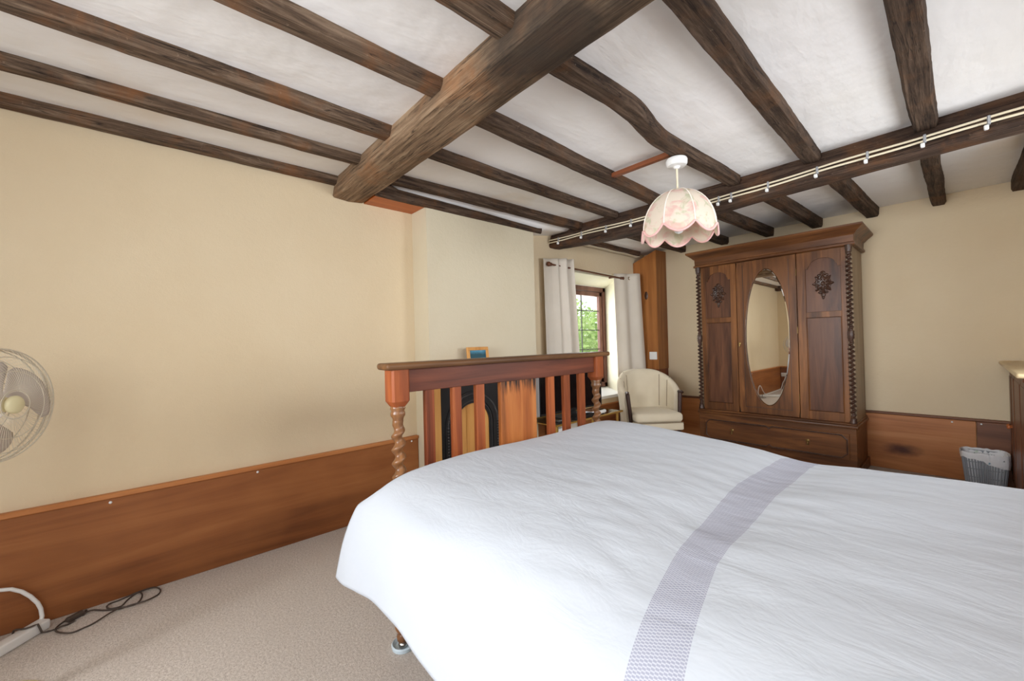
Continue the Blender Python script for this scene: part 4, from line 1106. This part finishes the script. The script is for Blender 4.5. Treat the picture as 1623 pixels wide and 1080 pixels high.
fl1 = [(-2.565, -.640), (-2.600, -.54), (-2.585, -.462), (-2.575, -.425), (-2.562, -.395), (-2.557, -.352), (-2.558, -.307), (-2.560, -.277), (-2.576, -.250)]
fl2 = [(-2.600, -.229), (-2.613, -.217), (-2.614, -.197), (-2.580, -.157), (-2.550, -.111), (-2.542, -.075), (-2.533, -.028), (-2.559, .014), (-2.602, .028), (-2.640, .015), (-2.651, -.009), (-2.652, -.059), (-2.640, -.114), (-2.632, -.146), (-2.604, -.155), (-2.571, -.143), (-2.569, -.108), (-2.614, -.088), (-2.645, -.063), (-2.639, -.044), (-2.598, -.037), (-2.555, -.050), (-2.542, -.075), (-2.547, -.107), (-2.527, -.144), (-2.495, -.185), (-2.485, -.214), (-2.472, -.252), (-2.506, -.289), (-2.545, -.303), (-2.579, -.300), (-2.607, -.281), (-2.622, -.262)]
def smooth(pts, k=4):
    out = []
    for i in range(len(pts)-1):
        p = [pts[max(0, i-1)], pts[i], pts[i+1], pts[min(len(pts)-1, i+2)]]
        for j in range(k): out.append(cr(*p, j/k))
    out.append(list(pts[-1])); return out
fx = thing('black_flex', (-2.57, -.2, 0), 'dark thin cable lying in loops on the carpet beside the panelling', 'cable')
m = MB()
def over_strip(x, y):
    q = EM.inverted() @ Vector((x, y, 0)); return .046 if abs(q.x) < ln+.005 and abs(q.y) < .032 else 0
m.tube([(x, y, max(.005, over_strip(x, y))+.002*math.sin(i)) for i, (x, y) in enumerate(smooth(fl1))], .0034, 6)
m.tube([(x, y, .006+.003*math.sin(i*.35)) for i, (x, y) in enumerate(smooth(fl2))], .0034, 6); obj('flex', m, M['flex'], fx, 60)
m = MB(); qm = Matrix.Translation((-2.600, -.252, 0)) @ Matrix.Rotation(2.2, 4, 'Z'); m.box(-.030, .030, -.012, .012, .002, .022, .005, qm); m.box(.028, .042, -.005, .005, .006, .016, .002, qm); obj('inline_switch', m, M['flex'], fx)

# ------------------------------------------------------------------ right side: bin and sideboard
BC = Vector((.096, 4.455, 0))
bn = thing('waste_bin', BC, 'grey slatted plastic waste bin with a white bag liner, by the back panelling', 'bin')
def rrect(w, d, r, z, n=5):
    P_ = []
    for cx, cy, a0 in ((w-r, d-r, 0), (-w+r, d-r, PI/2), (-w+r, -d+r, PI), (w-r, -d+r, 1.5*PI)):
        for k in range(n+1): a = a0+PI/2*k/n; P_.append(Vector((cx+r*math.cos(a), cy+r*math.sin(a), z)))
    return P_
BW0, BD0, BW1, BD1 = .088, .072, .112, .098
m = MB(); R = []
for z in (.0, .012): R.append([BC+p for p in rrect(BW0, BD0, .03, z)])
R.append([BC+p for p in rrect(BW0-.004, BD0-.004, .03, .02)]); m.rings(R); obj('bin_base', m, M['bin'], bn); m = MB()
R = []
for z in (.245, .272, .274, .247):
    k = .004 if z in (.274, .247) else 0; R.append([BC+p for p in rrect(BW1-k, BD1-k, .035, z)])
m.rings(R+[R[0]], True, False, False); obj('bin_rim', m, M['bin'], bn)
m = MB()
def bin_pt(a, z):
    t = z/.272; w, d_ = BW0+(BW1-BW0)*t, BD0+(BD1-BD0)*t; c, s = math.cos(a), math.sin(a); p = 5
    r = (abs(c/w)**p+abs(s/d_)**p)**(-1/p); return BC+Vector((r*c, r*s, z))
NS = 54
for i in range(NS):
    a = 2*PI*(i+.5)/NS; m.tube([bin_pt(a, z) for z in (.006, .09, .18, .25)], .0048, 6)
for z in (.05, .11, .17, .22): m.tube([bin_pt(2*PI*i/72, z)-Vector((0, 0, 0)) for i in range(72)], .0028, 5, True)
obj('slatted_side', m, M['bin'], bn)
m = MB()
def liner(u, v):
    a = 2*PI*u
    if v < .45: t = v/.45; z = .03+.255*t; k = .90+.06*t
    else:
        t = (v-.45)/.55; hang = .035+.065*((math.cos(a+.25)+1)/2)**2*(1 if math.sin(a) < .3 else .5)+.012*noise.noise(Vector((math.cos(a)*3, math.sin(a)*3, 1)))
        z = .285-hang*t**1.2+.012*math.sin(t*PI)+.006*noise.noise(Vector((math.cos(a)*4, math.sin(a)*4, 5))); k = 1.03+.05*math.sin(t*PI/2)
    p = bin_pt(a, min(max(z, .02), .28))-BC; p = Vector((p.x*k, p.y*k, z))
    wr = .0045*noise.noise(Vector((math.cos(a)*9, math.sin(a)*9, z*14))); p += Vector((p.x, p.y, 0)).normalized()*wr
    return BC+p
m.grid(liner, 96, 24); obj('liner', m, M['bag'], bn, 80)
sb = thing('sideboard', (.44, 3.95, 0), 'brown wooden sideboard with a pale top, cut by the right photo edge', 'sideboard')
m = MB(); m.box(.238, XR-.04, 3.32, 4.625, .0, .888, .004); obj('carcase', m, M['cab'], sb)
m = MB(); m.box(.182, XR-.035, 3.262, 4.650, .905, .930, .010, seg=3); obj('top', m, M['cab_top'], sb, 40)
m = MB(); m.box(.205, XR-.037, 3.29, 4.64, .880, .9055, .006); obj('top_moulding', m, M['cab'], sb)
for a, c in ((4.43, 4.60), (4.215, 4.425), (3.80, 4.21), (3.36, 3.795)):
    m = MB(); m.box(.228, .240, a+.004, c-.004, .07, .868, .003); o = obj('door', m, M['cab'], sb)
    m = MB(); m.box(.224, .230, a+.03, c-.03, .11, .83, .003); obj('panel', m, M['cab'], o)
    yk = c-.022 if c > 4.5 or abs(c-4.21) < .01 else a+.022
    if abs(a-4.43) < .01: yk = 4.452
    if abs(a-4.215) < .01: yk = 4.402
    if a < 4: continue
    m = MB(); m.lathe([(.006, 0), (.006, .010), (.013, .015), (.014, .022), (.009, .028), (0, .029)], (0, 0, 0), 16, Matrix.Translation((.228, yk, .485)) @ Matrix.Rotation(-PI/2, 4, 'Y')); obj('knob', m, M['knob'], o, 50)
m = MB(); m.box(.225, .229, 3.90, 3.93, .60, .66, .001); obj('key_plate', m, M['brass'], sb)

# ------------------------------------------------------------------ outside the window
m = MB(); m.box(-60, XL-.9, -30, 45, -3.2, -3.0); tag(obj('lawn_ground', m, M['grass']), kind='structure')
def tree(loc, h, r, label, n, seed):
    rnd = random.Random(seed); t = thing('tree', loc, label, 'tree', 'trees outside the window'); L0 = Vector(loc)
    m = MB(); m.tube([L0, L0+Vector((.1, .05, h*.35)), L0+Vector((.0, .1, h*.75))], .16, 8, r1=.05); obj('trunk', m, M['bark'], t, 60)
    m = MB()
    lobes = [(Vector((rnd.uniform(-.6, .6)*r, rnd.uniform(-.7, .7)*r, h*rnd.uniform(.45, .95))), r*rnd.uniform(.35, .6)) for _ in range(14)]
    for i in range(n):
        c, rr = rnd.choice(lobes); dd = Vector((rnd.gauss(0, 1), rnd.gauss(0, 1), rnd.gauss(0, 1))).normalized()*rr*rnd.uniform(.7, 1.05)
        p = L0+c+dd; a = Vector((rnd.gauss(0, 1), rnd.gauss(0, 1), rnd.gauss(0, 1))).normalized(); q = a.orthogonal().normalized(); s = rnd.uniform(.06, .13)
        m.add([p-a*s, p+q*s*.5, p+a*s, p-q*s*.5], [(0, 1, 2, 3)])
    obj('foliage', m, M['leaf'], t)
tree((-9.0, 12.4, -3.0), 4.9, 2.0, 'leafy green tree filling the lower window panes', 5200, 3)
tree((-16.0, 21.5, -3.0), 6.0, 2.6, 'pale green tree farther out behind the window panes', 4200, 5)
tree((-6.6, 8.2, -3.0), 3.0, 1.2, 'low green bush at the foot of the view through the window', 3600, 8)

# ------------------------------------------------------------------ light
w = bpy.data.worlds.new('World'); S.world = w; w.use_nodes = True
bg = w.node_tree.nodes['Background']; bg.inputs[0].default_value = (.93, .97, 1.0, 1); bg.inputs[1].default_value = 1.6
def area(name, loc, rot, sx, sy, power, col=(1, 1, 1), spread=PI):
    l = bpy.data.lights.new(name, 'AREA'); l.shape = 'RECTANGLE'; l.size = sx; l.size_y = sy; l.energy = power; l.color = col; l.spread = spread
    o = bpy.data.objects.new(name, l); COL.objects.link(o); o.location = loc; o.rotation_euler = rot; return o
area('fill_near', ((NW[0]+NW[1])/2, YN-.16, (NW[2]+NW[3])/2), (PI/2, 0, 0), NW[1]-NW[0]-.1, NW[3]-NW[2]-.1, 42, (.94, .97, 1), math.radians(88))  # added fill lamp behind the invented near-wall window
area('fill_right', (XR+.16, (RW[0]+RW[1])/2, (RW[2]+RW[3])/2), (PI/2, 0, PI/2), RW[1]-RW[0]-.1, RW[3]-RW[2]-.1, 22, (.94, .97, 1))  # fill lamp for the made-up window beside the viewer
area('fill_back', (XR+.16, (BWN[0]+BWN[1])/2, (BWN[2]+BWN[3])/2), (PI/2, 0, PI/2), BWN[1]-BWN[0]-.1, BWN[3]-BWN[2]-.1, 11, (.94, .97, 1), math.radians(130))  # added lamp over the headboard, fills the bed from an invented window
area('fill_far', (XR+.16, (CWN[0]+CWN[1])/2, (CWN[2]+CWN[3])/2), (PI/2, 0, PI/2), CWN[1]-CWN[0]-.1, CWN[3]-CWN[2]-.1, 24, (.94, .97, 1), math.radians(140))  # extra fill for the far end, behind another invented window
area('daylight_window', (FX-.12, (FY0+FY1)/2, (FZ0+FZ1)/2), (PI/2, 0, -PI/2), FY1-FY0-.12, FZ1-FZ0-.12, 14, (.97, .985, 1))
sun = bpy.data.lights.new('sun', 'SUN'); sun.energy = 2.2; sun.angle = .3
so2 = bpy.data.objects.new('sun', sun); COL.objects.link(so2); so2.rotation_euler = (math.radians(48), math.radians(20), 0)

# ------------------------------------------------------------------ camera
yaw, pitch, roll, F = 0.8374713, 0.00666937, -0.02548741, 640.5992
fwd = Vector((-math.sin(yaw)*math.cos(pitch), math.cos(yaw)*math.cos(pitch), math.sin(pitch)))
r0 = Vector((math.cos(yaw), math.sin(yaw), 0)); u0 = r0.cross(fwd)
rr_ = math.cos(roll)*r0+math.sin(roll)*u0; uu = -math.sin(roll)*r0+math.cos(roll)*u0
cd = bpy.data.cameras.new('camera'); cd.sensor_fit = 'HORIZONTAL'; cd.sensor_width = 36; cd.lens = 36*F/1623; cd.clip_start = .02; cd.clip_end = 200
cam = bpy.data.objects.new('camera', cd); COL.objects.link(cam)
cam.matrix_world = Matrix(((rr_.x, uu.x, -fwd.x, 0), (rr_.y, uu.y, -fwd.y, 0), (rr_.z, uu.z, -fwd.z, 1.15), (0, 0, 0, 1)))
S.camera = cam
S.view_settings.view_transform = 'Standard'; S.view_settings.look = 'None'; S.view_settings.gamma = 1; S.view_settings.exposure = .06
S.view_settings.use_curve_mapping = False
try:
    S.cycles.use_denoising = True; S.cycles.max_bounces = 10; S.cycles.diffuse_bounces = 6; S.cycles.transparent_max_bounces = 12
except Exception: pass
